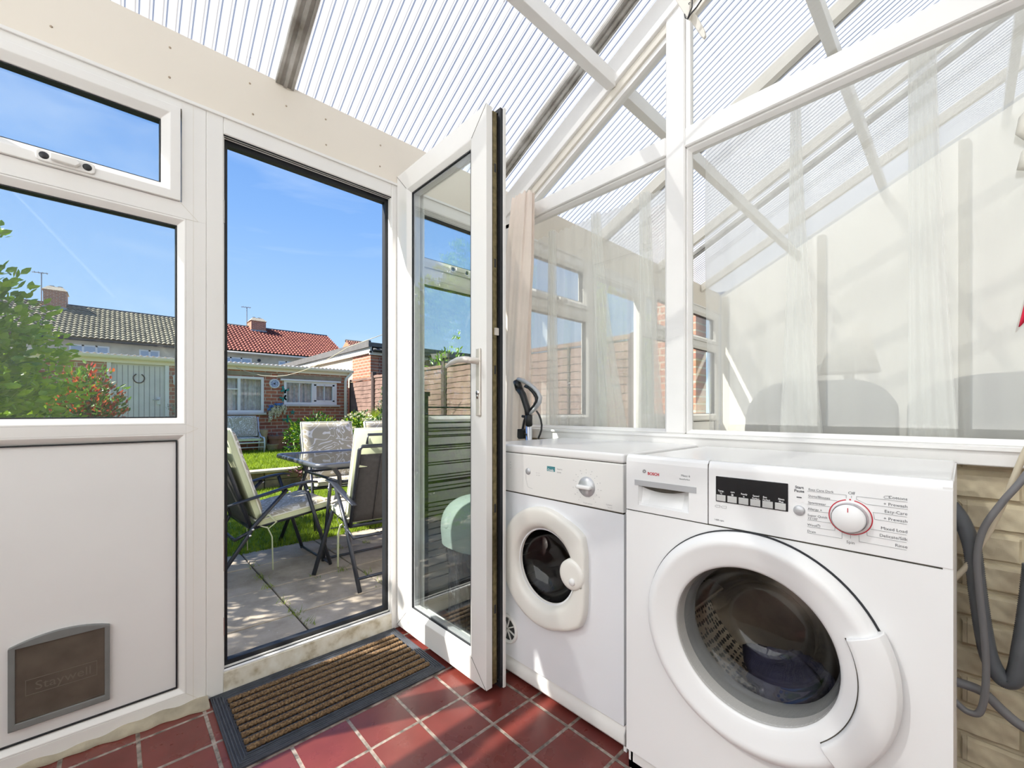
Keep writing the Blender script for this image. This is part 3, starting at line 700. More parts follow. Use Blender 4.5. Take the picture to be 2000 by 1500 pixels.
for i in range(n):
    t = a0+(a1-a0)*i/n; t2 = a0+(a1-a0)*(i+1)/n
    gap.add([(XW-.0250, WC[0]-.1825*cos(t), WC[1]+.1825*sin(t)), (XW-.0250, WC[0]-.1825*cos(t2), WC[1]+.1825*sin(t2)), (XW-.0255, WC[0]-.185*cos(t2), WC[1]+.185*sin(t2)), (XW-.0255, WC[0]-.185*cos(t), WC[1]+.185*sin(t))], [(0,1,2,3)])
gap.build('handle_gap', M['groove'], ringo)
MB().lathe([(.157, .015), (.155, .004), (.151, -.018), (.143, -.040), (.128, -.052), (.112, -.062), (.098, -.095), (.088, -.118), (.070, -.130), (0, -.134)], (XW, *WC), (-1,0,0), (0,-1,0), 96).build('porthole_glass', M['glass_door_dark'], ringo, smooth=True)
MB().lathe([(.166, -.008), (.150, -.030), (.146, -.055), (.150, -.07)], (XW, *WC), (-1,0,0), (0,-1,0), 96).build('rubber_seal', plain('grey_door_rubber', (.30, .31, .32), .4), washer, smooth=True)
dm = NT('perforated_drum_steel'); vo = dm.n('TexVoronoi'); vo.inputs['Scale'].default_value = 72; vo.inputs['Randomness'].default_value = .35; dm.l(dm.coord(), vo.inputs['Vector'])
dm.base(dm.ramp(vo.outputs[0], (.40, (.03, .03, .03)), (.48, (.66, .60, .50))), .4, .6)
dr_ = MB(); dr_.lathe([(.150, -.07), (.235, -.075), (.235, -.34)], (XW, *WC), (-1,0,0), (0,-1,0), 96)
dro = dr_.build('drum', dm.m, washer, smooth=True)
MB().lathe([(.235, -.34), (.12, -.33), (.06, -.30), (0, -.30)], (XW, *WC), (-1,0,0), (0,-1,0), 64).build('drum_back', M['drum'], dro, smooth=True)
for a in (70, 190, 310):
    m = MB()
    c_ = Vector((0, WC[0]-.215*cos(R(a)), WC[1]+.215*sin(R(a)))); t_ = Vector((0, sin(R(a)), cos(R(a))))*.03; i_ = Vector((0, cos(R(a)), -sin(R(a))))*.045
    m.add([Vector((x, 0, 0))+c_+q for x in (1.08, 1.32) for q in (-t_, t_, i_)], [(0,1,2), (5,4,3), (0,3,4,1), (1,4,5,2), (2,5,3,0)])
    m.build('drum_paddle', M['drum'], dro, bevel=.01)
def blob(c, r, sq, seed):
    rr = random.Random(seed); ph = [rr.random()*6 for _ in range(6)]; m = MB(); n_, k_ = 28, 18; vs_ = []; fs = []
    for i in range(k_+1):
        a = pi*i/k_
        for j in range(n_):
            b = 2*pi*j/n_; q = 1+.16*sin(3*b+ph[0]+2*a)+.10*sin(5*b+4*a+ph[1])+.06*sin(9*a+7*b+ph[2])
            vs_.append((c[0]+r*q*sq[0]*sin(a)*cos(b), c[1]+r*q*sq[1]*sin(a)*sin(b), c[2]+r*q*sq[2]*cos(a)))
    for i in range(k_):
        for j in range(n_): fs.append((i*n_+j, (i+1)*n_+j, (i+1)*n_+(j+1) % n_, i*n_+(j+1) % n_))
    m.add(vs_, fs); return m
tag(blob((1.19, .29, .315), .095, (.75, 1.05, .68), 3).build('laundry', M['cloth_dark'], smooth=True), 'small heap of dark blue laundry lying in the washing machine drum', 'laundry')
# display, buttons, dial
pan = lambda px_, py_: at(px_, py_, X=XW)
dsp = MB(); dsp.prism([(.2435, .7675), (.3845, .7675), (.3845, .8245), (.2435, .8245)], (0,0,0), (0,1,0), (0,0,1), (1,0,0), XW-.0022, XW-.0002)
dspo = dsp.build('display', M['black_gloss'], fas, bevel=.0015)
bt = []
for i in range(6):
    y1_ = .3825-.0232*i; b = MB().box(XW-.0034, XW-.0020, y1_-.0195, y1_, .7695, .7835)
    b.build('display_button', M['button_grey'], dspo, bevel=.001)
st = pan(1560.5, 996)
MB().lathe([(0, .0045), (.0075, .0043), (.0095, .003), (.0102, 0)], (XW, .2245, .7735), (-1,0,0), (0,-1,0), 32).build('start_button', M['silver'], fas, smooth=True)
KC = (.1445, .7745)
MB().lathe([(0, .024), (.0225, .0235), (.0245, .021), (.0262, .006), (.0285, .003), (.031, 0)], (XW, *KC), (-1,0,0), (0,-1,0), 64).build('programme_dial', M['appl_bosch'], fas, smooth=True)
MB().lathe([(.0262, .0165), (.0268, .010), (.0275, .005)], (XW, *KC), (-1,0,0), (0,-1,0), 64).build('dial_collar', M['silver'], fas, smooth=True)
m = MB(); m.lathe([(.0308, .0008), (.0318, .0010), (.0326, .0004)], (XW, *KC), (-1,0,0), (0,-1,0), 72, R(101), R(101+338))
m.lathe([(0, .0010), (.0014, .0008), (.0014, 0)], (XW, KC[0], KC[1]+.0325), (-1,0,0), (0,-1,0), 12)
MB().box(XW-.0247, XW-.0234, KC[0]-.0006, KC[0]+.0006, KC[1]+.0125, KC[1]+.0205).build('dial_pointer', M['ink_red'], fas)
XT = XW-.0006; RT, UP = (0,-1,0), (0,0,1)
def tx(s_, px_, py_, cap, al='LEFT', b=0):
    q = at(px_, py_, X=XW); return (s_, (XT, q.y, q.z), RT, UP, cap*1.42, al, b)
text_mesh([tx('BOSCH', 1265, 927, .0068, b=2.2)]).build('brand_lettering', M['ink_red'], fas, fix=False)
m.build('dial_ring', M['ink_red'], fas)
c3 = lambda x, y: (1520+x/5.263, 900+y/5.263)
c2 = lambda x, y: (1200+x/5, 860+y/5)
T = [tx('Maxx 6', *c2(740, 362), .0052, 'RIGHT'), tx('VarioPerfect', *c2(738, 394), .0036, 'RIGHT'), tx('1400 rpm', *c2(975, 778), .0038),
     tx('Start', *c3(262, 290), .0052, 'RIGHT', 1.5), tx('Pause', *c3(268, 328), .0052, 'RIGHT', 1.5),
     tx('Off', *c3(753, 346), .0052, 'CENTER'), tx('Spin', *c3(744, 852), .0052, 'CENTER')]
for s_, x, y in (('Easy Care Dark', 311, 303), ('Shirts/Blouses', 308, 370), ('Sportswear', 306, 436), ('Allergy +', 304, 501), ('Super Quick', 302, 566), ("15'/30'", 302, 598), ('Wool', 300, 664), ('Drain', 298, 730)):
    T.append(tx(s_, *c3(x, y), .0044))
for s_, y in (('Cottons', 409), ('+ Prewash', 485), ('Easy-Care', 562), ('+ Prewash', 639), ('Mixed Load', 745), ('Delicate/Silk', 824), ('Rinse', 902)):
    T.append(tx(s_, *c3(1330, y), .0052, 'RIGHT'))
tm = text_mesh(T); tm.box(XT-.0003, XT+.0003, .2205, .2290, .7985, .8005)
tm.lathe([(.0038, .0006), (.0046, .0006)], (XW, .5625, .8165), (-1,0,0), (0,-1,0), 28); tm.lathe([(.0030, .0006), (.0019, .0006)], (XW, .5625, .8165), (-1,0,0), (0,-1,0), 20)
tm.build('printed_text', M['ink'], fas, fix=False)
def lines(ps, wd=.0006, f=c3):
    m = MB()
    for pl_ in ps:
        q = [at(*f(*p_), X=XW) for p_ in pl_]
        for a, b in zip(q, q[1:]): m.obox((XT, a.y, a.z), (XT, b.y, b.z), wd, .0004, up=(1,0,0))
    return m
lm = lines([[(300,310),(700,352),(700,385)], [(305,378),(605,410)], [(305,446),(535,472)], [(305,510),(520,535)], [(300,605),(545,640)], [(298,675),(582,715),(582,675)],
            [(296,738),(655,798),(655,728)], [(752,358),(752,382)], [(744,755),(744,798)], [(1330,424),(805,365),(803,395),(905,445),(1330,499)], [(1325,578),(975,528),(990,600),(1320,652)],
            [(1320,762),(945,700)], [(1320,840),(915,770),(912,728)], [(1320,917),(832,830),(829,755)], [(1085,372),(1097,360),(1150,362),(1150,388),(1097,386),(1085,372)],
            [(395,678),(400,660),(430,662),(430,682),(395,678)], [(402,650),(420,655),(412,662)]])
l2 = lines([[(982,640),(995,630),(1032,634),(1030,655),(995,652),(982,640)], [(1042,648),(1055,640),(1095,644),(1093,665),(1055,660),(1042,648)]], .0005, c2); lm.add(l2.v, l2.f)
lm.build('printed_line', M['ink_light'], fas, fix=False)
XD2 = XW-.0026
def td(s_, x, y, cap): q = at(*c2(x, y), X=XW); return (s_, (XD2, q.y, q.z), RT, UP, cap*1.42, 'CENTER', 1)
text_mesh([td('Temp.', 1045, 500, .0036), td('°C', 1045, 524, .0032), td('rpm', 1158, 512, .0036), td('@', 1156, 538, .0032), td('Ready', 1270, 532, .0036), td('in', 1268, 555, .0032),
           td('Speed', 1386, 550, .0036), td('Perfect', 1384, 575, .0034), td('Eco', 1474, 562, .0036), td('Perfect', 1488, 588, .0034), td('Rinse', 1633, 582, .0036), td('Plus', 1632, 607, .0036)]).build('display_text', M['ink_white'], dspo)

# ------------------------------------------------------------ tumble dryer
XY = 1.05; DY0, DY1 = .657, 1.257
dryer = empty('tumble_dryer', (1.3, .957, 0), 'ivory-fronted white tumble dryer with a D-shaped door, standing behind the open glazed door', 'tumble dryer')
DC = (.955, .455)
m = MB(); plate_hole(m, DC, .12, (DY0, DY1, .082, .679), XY)
m.box(XY+.0006, XY+.014, DY0, DY0+.002, .0822, .6788); m.box(XY+.0006, XY+.014, DY1-.002, DY1, .0822, .6788); m.box(XY+.0006, XY+.03, DY0, DY1, .082, .084)
m.build('front_panel', plain('cool_white_enamel', (.79, .80, .83), .3, var=.02), dryer, fix=False)
m = MB().box(XY+.014, 1.53, DY0, DY0+.01, .0, .82); m.box(XY+.014, 1.53, DY1-.01, DY1, 0, .82); m.box(1.52, 1.53, DY0, DY1, 0, .82); m.box(XY+.2, 1.53, DY0, DY1, .0, .02)
m.build('cabinet', M['appl_front'], dryer)
m = MB(); prof = [(XY+.018, .010), (XY+.004, .024), (XY+.002, .055), (XY+.016, .082), (XY+.04, .082), (XY+.04, .010)]
m.add([(x, y, z) for y in (DY0, DY1) for x, z in prof], [tuple(range(6)), tuple(range(11, 5, -1))]+[(i, (i+1) % 6, 6+(i+1) % 6, 6+i) for i in range(6)])
m.build('plinth', M['appl_panel'], dryer, bevel=.004)
m = MB().box(XY-.004, 1.535, DY0-.002, DY1+.004, .823, .851); m.build('lid', M['appl'], dryer, bevel=.008, seg=3)
dp = MB().box(XY-.003, XY+.02, DY0, DY1, .6825, .8215).build('control_panel', M['appl_panel'], dryer, bevel=.004)
MB().box(XY+.002, XY+.02, DY0+.004, DY1-.004, .6785, .6835).box(XY+.002, XY+.02, DY0+.004, DY1-.004, .820, .824).build('panel_gap', M['groove'], dryer)
# door: profile swept between a round opening and a D outline
key = [(-180,.197),(-120,.197),(-67,.197),(-50,.206),(-42,.211),(-34,.203),(-15,.182),(0,.176),(15,.182),(32,.203),(39,.214),(46,.209),(63,.196),(90,.197),(180,.197)]
def Rd(a):
    for (a0_, r0_), (a1_, r1_) in zip(key, key[1:]):
        if a0_ <= a <= a1_: return r0_+(r1_-r0_)*(a-a0_)/(a1_-a0_)
    return .197
n = 180; rows = [(0, .120, -.01), (0, .127, .006), (0, .132, .014), (0, .140, .020), (0, .150, .0235), (.5, 0, .025), (1, -.012, .025), (1, -.005, .0235), (1, -.001, .020), (1, 0, .015), (1, 0, 0)]
vs_ = []
for fk, rr, hh in rows:
    for i in range(n):
        a = -180+360*i/n; ro = Rd(a); r_ = rr if fk == 0 else ((.155+ro)/2 if fk == .5 else ro+rr)
        vs_.append((XY-hh, DC[0]-r_*cos(R(a)), DC[1]+r_*sin(R(a))))
dd = MB().add(vs_, [(j*n+i, j*n+(i+1) % n, (j+1)*n+(i+1) % n, (j+1)*n+i) for j in range(len(rows)-1) for i in range(n)])
ddo = dd.build('door', M['door_ivory'], dryer, smooth=True)
MB().lathe([(0, .030), (.030, .030), (.040, .029), (.046, .025), (.048, .010)], (XY, .826, .468), (-1,0,0), (0,-1,0), 48).build('latch_pad', M['door_ivory'], ddo, smooth=True)
lt = MB(); lt.lathe([(0, .036), (.009, .0355), (.0105, .033), (.011, .028)], (XY, .818, .450), (-1,0,0), (0,-1,0), 32); lt.build('latch_button', M['appl'], ddo, smooth=True)
MB().lathe([(.127, .002), (.125, -.006), (.118, -.03), (.105, -.045), (.09, -.06), (.05, -.068), (0, -.07)], (XY, *DC), (-1,0,0), (0,-1,0), 72).build('door_glass', M['glass_door_dark'], ddo, smooth=True)
m = MB().lathe([(.122, -.015), (.200, -.05), (.215, -.08), (.215, -.40)], (XY, *DC), (-1,0,0), (0,-1,0), 72)
m.lathe([(.215, -.40), (0, -.40)], (XY, *DC), (-1,0,0), (0,-1,0), 48)
rb = m.build('drum', plain('dark_dryer_drum', (.10, .095, .10), .4, .6, var=.2), dryer, smooth=True)
for i in range(36):
    a = 2*pi*i/36; y_, z_ = DC[0]-.213*cos(a), DC[1]+.213*sin(a); m = MB().box(XY+.085, XY+.14, y_-.0018, y_+.0018, z_-.0018, z_+.0018)
    m.build('drum_rib', M['steel'], rb)
VC = (1.140, .180)
m = MB().lathe([(.052, .0), (.052, .006), (.048, .009), (.041, .006), (.040, -.01)], (XY, *VC), (-1,0,0), (0,-1,0), 40); vg = m.build('vent_ring', M['appl_panel'], dryer, smooth=True)
MB().lathe([(0, .001), (.042, .001)], (XY, *VC), (-1,0,0), (0,-1,0), 40).build('vent_opening', M['black'], vg)
m = MB()
for i in range(8):
    a = 2*pi*i/8+.3; m.obox((XY-.003, VC[0], VC[1]), (XY-.003, VC[0]+.042*cos(a), VC[1]+.042*sin(a)), .004, .004, up=(1,0,0))
m.build('vent_spoke', M['appl_panel'], vg)
XQ = XY-.003
kp = (.784, .742)
MB().lathe([(0, .008), (.026, .008), (.0295, .0015), (.031, 0)], (XQ, *kp), (-1,0,0), (0,-1,0), 48).build('timer_dial', M['silver'], dp, smooth=True)
MB().box(XQ-.022, XQ-.006, kp[0]-.026, kp[0]+.026, kp[1]-.006, kp[1]+.006).build('dial_grip', M['appl'], dp, bevel=.004)
MB().lathe([(0, .004), (.010, .0035), (.012, 0)], (XQ, 1.033, .7635), (-1,0,0), (0,-1,0), 24).build('heat_button', M['silver'], dp, smooth=True)
def ty(s_, px_, py_, cap, al='LEFT', b=0, off=.0006): q = at(px_, py_, X=XQ); return (s_, (XQ-off, q.y, q.z), RT, UP, cap*1.42, al, b)
lg = [at(*q, X=XQ) for q in ((1068.5, 910), (1084, 911), (1084, 921.8), (1068.5, 920.5))]
MB().box(XQ-.0006, XQ-.0002, lg[1].y, lg[0].y, lg[2].z, lg[0].z).build('logo_plate', M['teal'], dp)
text_mesh([ty('Creda', 1070, 919.2, .0072, b=1, off=.0010)]).build('logo_text', M['ink_white'], dp)
T = [ty('Simplicity', 1088, 917, .0042, b=0), ty('DRYER', 1088, 923.5, .0040, b=0), ty('Timing Programmes', 1148, 984, .0030, 'CENTER'), ty('TS22VPW', 1196, 989, .0036, 'RIGHT'), ty('Type A22', 1196, 993.5, .0028, 'RIGHT'),
     ty('HIGH  LOW', 1047, 924, .0024), ty('HEAT  HEAT', 1047, 928.5, .0024), ty('Max', 996, 903, .003), ty('load', 996, 908, .003), ty('6kg', 996, 914, .003)]
tm = text_mesh(T)
for i in range(13):
    a = R(-52+24*i); tm.lathe([(0, .0008), (.0011, .0008)], (XQ, kp[0]-.042*cos(a), kp[1]+.042*sin(a)), (-1,0,0), (0,-1,0), 8)
    z_ = (XQ-.0006, kp[0]-.052*cos(a), kp[1]+.052*sin(a)-.002)
    q = text_mesh([(str((i*10+10) % 130), z_, RT, UP, .0042, 'CENTER', 0)]); tm.add(q.v, q.f)
a_ = [(1.045,.763),(1.043,.735),(1.036,.712),(1.030,.708),(1.012,.706)]
for p_, q_ in zip(a_, a_[1:]): tm.obox((XQ-.0004, *p_), (XQ-.0004, *q_), .0006, .0004, up=(1,0,0))
tm.build('printed_text', M['ink_light'], dp, fix=False)

# ------------------------------------------------------------ door mat
mat = empty('door_mat', (.575, 1.535, 0), 'grey rubber door mat with brown coir rope stripes below the door threshold', 'doormat')
m = MB(); x0_, x1_, y0_, y1_ = .236, .912, 1.338, 1.738
m.box(x0_, x1_, y0_, y1_, .001, .007)
for k_ in range(4):
    d_ = .004+.008*k_; m.frame((x0_+d_, x1_-d_, y0_+d_, y1_-d_), [(0, .007), (.0015, .010), (.0045, .010), (.006, .007)], v=(0,1,0), nrm=(0,0,1))
for k_ in range(10): yy = y0_+.036+k_*(y1_-y0_-.06)/10; m.box(x0_+.038, x1_-.038, yy-.0025, yy+.0005, .007, .012); m.box(x0_+.038, x1_-.038, yy+.0015, yy+.0035, .007, .012)
m.build('rubber_base', M['rubber_mat'], mat)
for k_ in range(9):
    yy = y0_+.0375+(k_+.52)*(y1_-y0_-.06)/10; L0, L1 = x0_+.040, x1_-.040; n_ = 150; vs_ = []; q = 10
    for i in range(n_+1):
        x = L0+(L1-L0)*i/n_; 
        for j in range(q):
            a = 2*pi*j/q; r_ = .0092*(1+.16*sin(x*2*pi/.0115+a*1.0)+random.uniform(-.07, .07))
            vs_.append((x, yy+r_*cos(a)*1.05, .0125+r_*sin(a)*.8))
    MB().add(vs_, [(i*q+j, i*q+(j+1) % q, (i+1)*q+(j+1) % q, (i+1)*q+j) for i in range(n_) for j in range(q)]+[tuple(range(q)), tuple(n_*q+j for j in range(q))]).build('coir_stripe', M['coir'], mat, smooth=True)

# ------------------------------------------------------------ corner curtain, vacuum cleaner, airer, bin
def pleat(u, v):
    a = 2*pi*u; z = 2.05-1.42*v; w_ = .068+.018*min(1, v*4)*(1-.12*v)+.010*v
    r_ = w_*(1+.10*sin(9*a+v*2)*(1-.6*v)+.12*sin(3*a+5*v)*min(1, v*3)+.04*sin(17*a+9*v)); 
    cy_ = 1.515+.035*v+.022*sin(v*3.0); cx_ = 1.50-.01*v
    return (cx_+r_*cos(a)*.48, cy_+r_*sin(a), z+.006*sin(14*a)*(1 if v < .02 else 0))
ct = MB().grid(pleat, 110, 90).build('curtain', M['curtain'], smooth=True)
tag(ct, 'gathered blush pink cotton curtain hanging in the corner beside the glazed partition', 'curtain')
vac = empty('vacuum_cleaner', (1.45, 1.455, 0), 'upright vacuum tube with black and silver loop handle standing behind the dryer', 'vacuum cleaner')
c5 = lambda x, y: (980+x/9.375, 720+y/9.375)
V = lambda x, y, X=1.45: at(*c5(x, y), X=X)
m = MB().tube([V(270, 225), V(315, 375)], [.018, .018], 14); m.tube([V(315, 370), V(385, 470), V(470, 740), V(490, 870)], [.017, .0165, .016, .016], 14); m.tube([V(495, 850), V(495, 1040)], .0175, 16)
m.build('grip_body', M['black'], vac, smooth=True)
hp = [V(*q) for q in ((300,195),(380,215),(470,265),(580,345),(665,440),(705,530),(690,620),(630,710),(560,785),(500,850))]
m = MB().tube(hp, [.012,.013,.012,.011,.011,.0115,.0115,.011,.010,.008], 12, flat=(.8, 1)); m.build('loop_handle', M['silver'], vac, smooth=True)
hq = [V(x, y, 1.447) for x, y in ((430,320),(500,345),(580,430),(635,520),(640,600),(600,680),(530,750))]
MB().tube(hq, [.008,.009,.009,.009,.009,.009,.007], 10).build('inner_grip', M['black'], vac, smooth=True)
p0 = V(495, 1040); MB().tube([p0, (p0.x, p0.y-.002, .30), (p0.x, p0.y, .06)], .0165, 18).build('tube', M['chrome'], vac, smooth=True)
MB().box(1.36, 1.50, 1.33, 1.60, .0, .07).build('floor_head', M['black'], vac, bevel=.02)
m = MB().tube([V(480, 745), V(455, 850), V(410, 960), V(385, 1110)], [.005, .006, .006, .007], 10); m.tube([V(375, 870), V(420, 880)], .007, 8)
m.prism([(-.022,-.018),(-.012,-.026),(.014,-.024),(.022,-.010),(.022,.016),(.010,.024),(-.020,.022)], V(380, 1190), (0,-1,0), (0,0,1), (-1,0,0), -.012, .016)
m.build('plug', M['black'], vac, bevel=.002)
MB().tube([V(425,1190,1.432), V(440,1190,1.430)], .003, 6).build('plug_pin', M['lock_gold'], vac)
cb = [V(*q) for q in ((635,775),(680,840),(715,930),(732,1030),(725,1120),(700,1200),(675,1262))]
MB().tube(cb+[V(640, 1500, 1.50)], .0045, 8).build('cable', M['black'], vac, smooth=True)

air = empty('clothes_airer', (1.26, 1.68, 0), 'folded black metal clothes airer leaning against the low window panel, seen through the door glass', 'clothes airer')
m = MB().box(1.020, 1.042, 1.665, 1.695, .02, 1.06).box(1.015, 1.050, 1.663, 1.697, 1.040, 1.06); m.box(1.48, 1.50, 1.665, 1.695, .02, 1.06)
m.tube([(1.010, 1.71, 1.0), (1.008, 1.71, .02)], .006, 8); m.tube([(1.505, 1.71, 1.0), (1.505, 1.71, .02)], .006, 8)
m.build('airer_frame', M['black'], air)
for k_, (z_, r_) in enumerate(((.990,.004),(.918,.004),(.893,.003),(.860,.003),(.853,.003),(.812,.0045),(.802,.003),(.790,.003),(.735,.003),(.724,.003),(.674,.003),(.660,.003),(.646,.004),(.640,.003),(.620,.003),(.602,.004),(.55,.003),(.53,.003),(.51,.003),(.49,.003),(.46,.003),(.43,.003),(.40,.003),(.37,.003),(.33,.003),(.30,.003),(.26,.003),(.2,.003),(.12,.003))):
    MB().tube([(1.035, 1.68, z_), (1.49, 1.68, z_)], r_, 6).build('rail', M['black'], air)

bn = empty('pedal_bin', (1.195, 1.455, 0), 'waste bin with a pale grey-green domed lid and black bag, behind the open door glass', 'bin')
cx_, cy_ = 1.195, 1.455
def binlid(u, v):
    a = 2*pi*u; s_ = sin(v*pi/2); sx, sy = .172, .182
    k_ = 1/((abs(cos(a))**2.6+abs(sin(a))**2.6)**(1/2.6))
    return (cx_+sx*k_*cos(a)*s_**.8, cy_+sy*k_*sin(a)*s_**.8, .455+.150*cos(v*pi/2)**.8)
m = MB().grid(binlid, 64, 20)
m.grid(lambda u, v: (binlid(u, 1)[0]*(1-.03*v)+cx_*.03*v, binlid(u, 1)[1]*(1-.03*v)+cy_*.03*v, .455-.06*v), 64, 3)
m.build('lid', M['bin_lid'], bn, smooth=True)
m = MB().lathe([(0, .006), (.022, .006), (.028, 0)], (1.034, 1.50, .500), (-.93, .1, .30), (0,-1,0), 24); m.build('lid_catch', plain('grey_green_catch', (.26, .31, .29), .4), bn, smooth=True)
def bag(u, v):
    a = 2*pi*u; k_ = 1/((abs(cos(a))**2.6+abs(sin(a))**2.6)**(1/2.6)); f_ = 1+.035*sin(11*a+v*7)+.03*sin(23*a-v*5)*sin(v*9)
    return (cx_+.15*k_*cos(a)*f_*(1-.12*v), cy_+.155*k_*sin(a)*f_*(1-.12*v), .42-.40*v)
m = MB().grid(bag, 120, 40); m.build('bag_lined_body', M['bin_black'], bn, smooth=True)
MB().box(cx_-.12, cx_+.12, cy_-.10, cy_+.10, 0, .03).build('base', M['black'], bn, bevel=.01)

# ------------------------------------------------------------ hoses and cables beside the washer
dh = MB(); c6 = lambda x, y: (1780+x/2.273, 840+y/2.273)
def pth(pts, X, r, n=10, X2=None):
    q = []
    for i, p_ in enumerate(pts):
        xx = X if X2 is None else X+(X2-X)*i/(len(pts)-1); q.append(at(*c6(*p_), X=xx))
    # smooth by Catmull-Rom
    o = []
    for i in range(len(q)-1):
        a, b, c, d = q[max(i-1, 0)], q[i], q[i+1], q[min(i+2, len(q)-1)]
        for k_ in range(n):
            t = k_/n; o.append(.5*((2*b)+(c-a)*t+(2*a-5*b+4*c-d)*t*t+(3*b-a-3*c+d)*t**3))
    return o+[q[-1]]
hp = pth([(170,330),(222,400),(268,520),(292,700),(318,880),(350,1020),(410,1110),(462,1095),(492,960),(520,780),(540,600)], 1.49, .014, 40)
vs_ = hp; m = MB(); m.tube(vs_, [.0155+(.0012 if i % 2 else -.0006) for i in range(len(vs_))], 14)
tag(m.build('drain_hose', M['hose'], smooth=True), 'thick ribbed grey drain hose hanging in a loop beside the washing machine', 'hose')
tag(MB().tube(pth([(560,130),(480,235),(400,325),(320,440),(292,560),(300,700),(322,900),(332,1050),(325,1180),(300,1255),(250,1250),(205,1215),(170,1180)], 1.46, .008, 10), .0068, 10).build('power_cable', M['cable_grey'], smooth=True), 'thin grey cable looping down in front of the ribbed drain hose', 'cable')
tag(MB().tube(pth([(520,70),(490,130),(420,300),(350,440),(300,520),(250,600),(190,660)], 1.485, .008, 10), .0062, 10).build('telephone_cable', M['cable_cream'], smooth=True), 'straight cream cable slanting across the painted bricks', 'cable')
tag(MB().tube(pth([(170,1110),(240,1130),(320,1165),(400,1240),(470,1300),(540,1340)], 1.50, .01, 10), .0105, 12).build('inlet_hose', M['cable_grey'], smooth=True), 'smooth grey hose running low along the brick wall', 'hose')
tag(MB().tube([(1.565, -.115, 0), (1.565, -.115, .42)], .012, 10).build('water_pipe', M['pvc'], smooth=True), 'short white upright pipe at the foot of the brick wall', 'pipe')

# things at the picture's edge on the partition
rk = empty('airer_bracket', (1.5, .68, 2.40), 'white pulley airer arms tied with black cord at the top of the partition post', 'airer bracket')
c7 = lambda x, y: (1300+x/12.5, y/12.5)
K = lambda x, y, X=1.52: at(*c7(x, y), X=X)
def strip(m, pts, X, t):
    q = [K(x, y, X) for x, y in pts]; n = len(q)
    m.add([(p_.x, p_.y, p_.z) for p_ in q]+[(p_.x+t, p_.y, p_.z) for p_ in q], [tuple(range(n)), tuple(reversed(range(n, 2*n)))]+[(i, (i+1) % n, n+(i+1) % n, n+i) for i in range(n)])
m = MB(); strip(m, [(180,-100),(620,-100),(590,200),(560,380),(530,430),(490,400)], 1.50, .02)
strip(m, [(640,250),(760,380),(950,740),(970,860),(925,930),(870,890),(640,560),(580,460)], 1.53, .012); strip(m, [(560,400),(900,-60),(1010,-60),(640,440)], 1.545, .012)
m.build('wooden_arm', M['cream_bead'], rk, bevel=.002)
m = MB(); m.tube([K(650,-60,1.49), K(645,180,1.49), K(590,300,1.488), K(530,470,1.49), K(480,430,1.488), K(465,350,1.495)], .0022, 8); m.tube([K(530,470,1.492), K(620,330,1.49), K(760,170,1.49), K(900,-40,1.49)], .0027, 8)
m.tube([K(575,110,1.49), K(560,80,1.49), K(600,60,1.49)], .0015, 6); m.build('cord', M['black'], rk, smooth=True)
hk = empty('wall_hook', (1.58, -.10, 1.60), 'white moulded hook at the right end of the partition glass', 'hook')
m = MB()
m.tube([(1.600, -.125, 1.70), (1.585, -.100, 1.67), (1.585, -.094, 1.64), (1.595, -.11, 1.615)], [.014,.012,.010,.006], 10); m.tube([(1.600, -.13, 1.60), (1.585, -.105, 1.585), (1.585, -.100, 1.56), (1.598, -.13, 1.545)], [.008,.014,.016,.010], 10)
m.box(1.598, 1.606, -.16, -.12, 1.54, 1.71); m.build('hook_body', M['hook'], hk, smooth=True)
def rc(u, v):
    y = -.089-.10*u; z = 1.170+.30*v
    return (1.56+.032*v+.008*sin(u*14+v*3), y-(.05*v), z+.012*sin(u*9)*(1-v)+(.035*u))
tag(MB().lathe([(0, .02), (.012, .016), (.02, .004), (.022, 0)], (1.606, -.20, 1.50), (-1,0,0), (0,0,1), 16).build('suction_hook', M['hook'], smooth=True), 'small round hook stuck on the glass just above the red cloth', 'hook')
tag(MB().grid(rc, 30, 20).build('red_cloth', M['red_cloth'], smooth=True, solid=.003), 'corner of a bright red cloth hanging at the right edge by the partition', 'cloth')

# ------------------------------------------------------------ the room behind the partition
def net(name, y0, y1, z0, z1, X, label, waves=16, amp=.022, gathers=()):
    def f(u, v):
        y = y0+(y1-y0)*u; z = z1+(z0-z1)*v
        x = X+amp*(.4+.6*v)*sin(2*pi*waves*u+1.2*sin(5*u+v))
        return (x, y+.012*sin(7*u+3*v), z+.01*abs(sin(2*pi*waves*u))*(1-v if v < .02 else 0))
    m = MB().grid(f, 260, 30)
    for yt, yb, wt, wb in gathers:        # bunched folds hanging in front of the flat net
        for k_ in range(2):
            def g(u, v, k_=k_):
                c_ = yt+(yb-yt)*v**1.4; w_ = wt+(wb-wt)*v**1.6
                return (X-.035-.012*k_+.010*sin(2*pi*3*u+k_*1.3), c_+w_*(u-.5)*(1-.06*k_), z1+(z0-z1)*v)
            m.mi = 1; m.grid(g, 24, 30)
    return tag(m.build(name, [M['voile'], M['voile_fold']], smooth=True, fix=False), label, 'curtain', 'sheer curtains behind the partition')
net('net_curtain', .82, 1.68, .87, 1.93, 1.74, 'sheer white voile curtain behind the smaller left partition pane', 12, .012, ((1.22, 1.12, .05, .16), (.96, .93, .05, .13), (1.5, 1.5, .04, .09)))
net('net_curtain', -.30, .71, .87, 2.10, 1.76, 'sheer white voile curtain behind the large right partition pane', 9, .012, ((.40, .385, .03, .13), (.085, .062, .06, .105)))
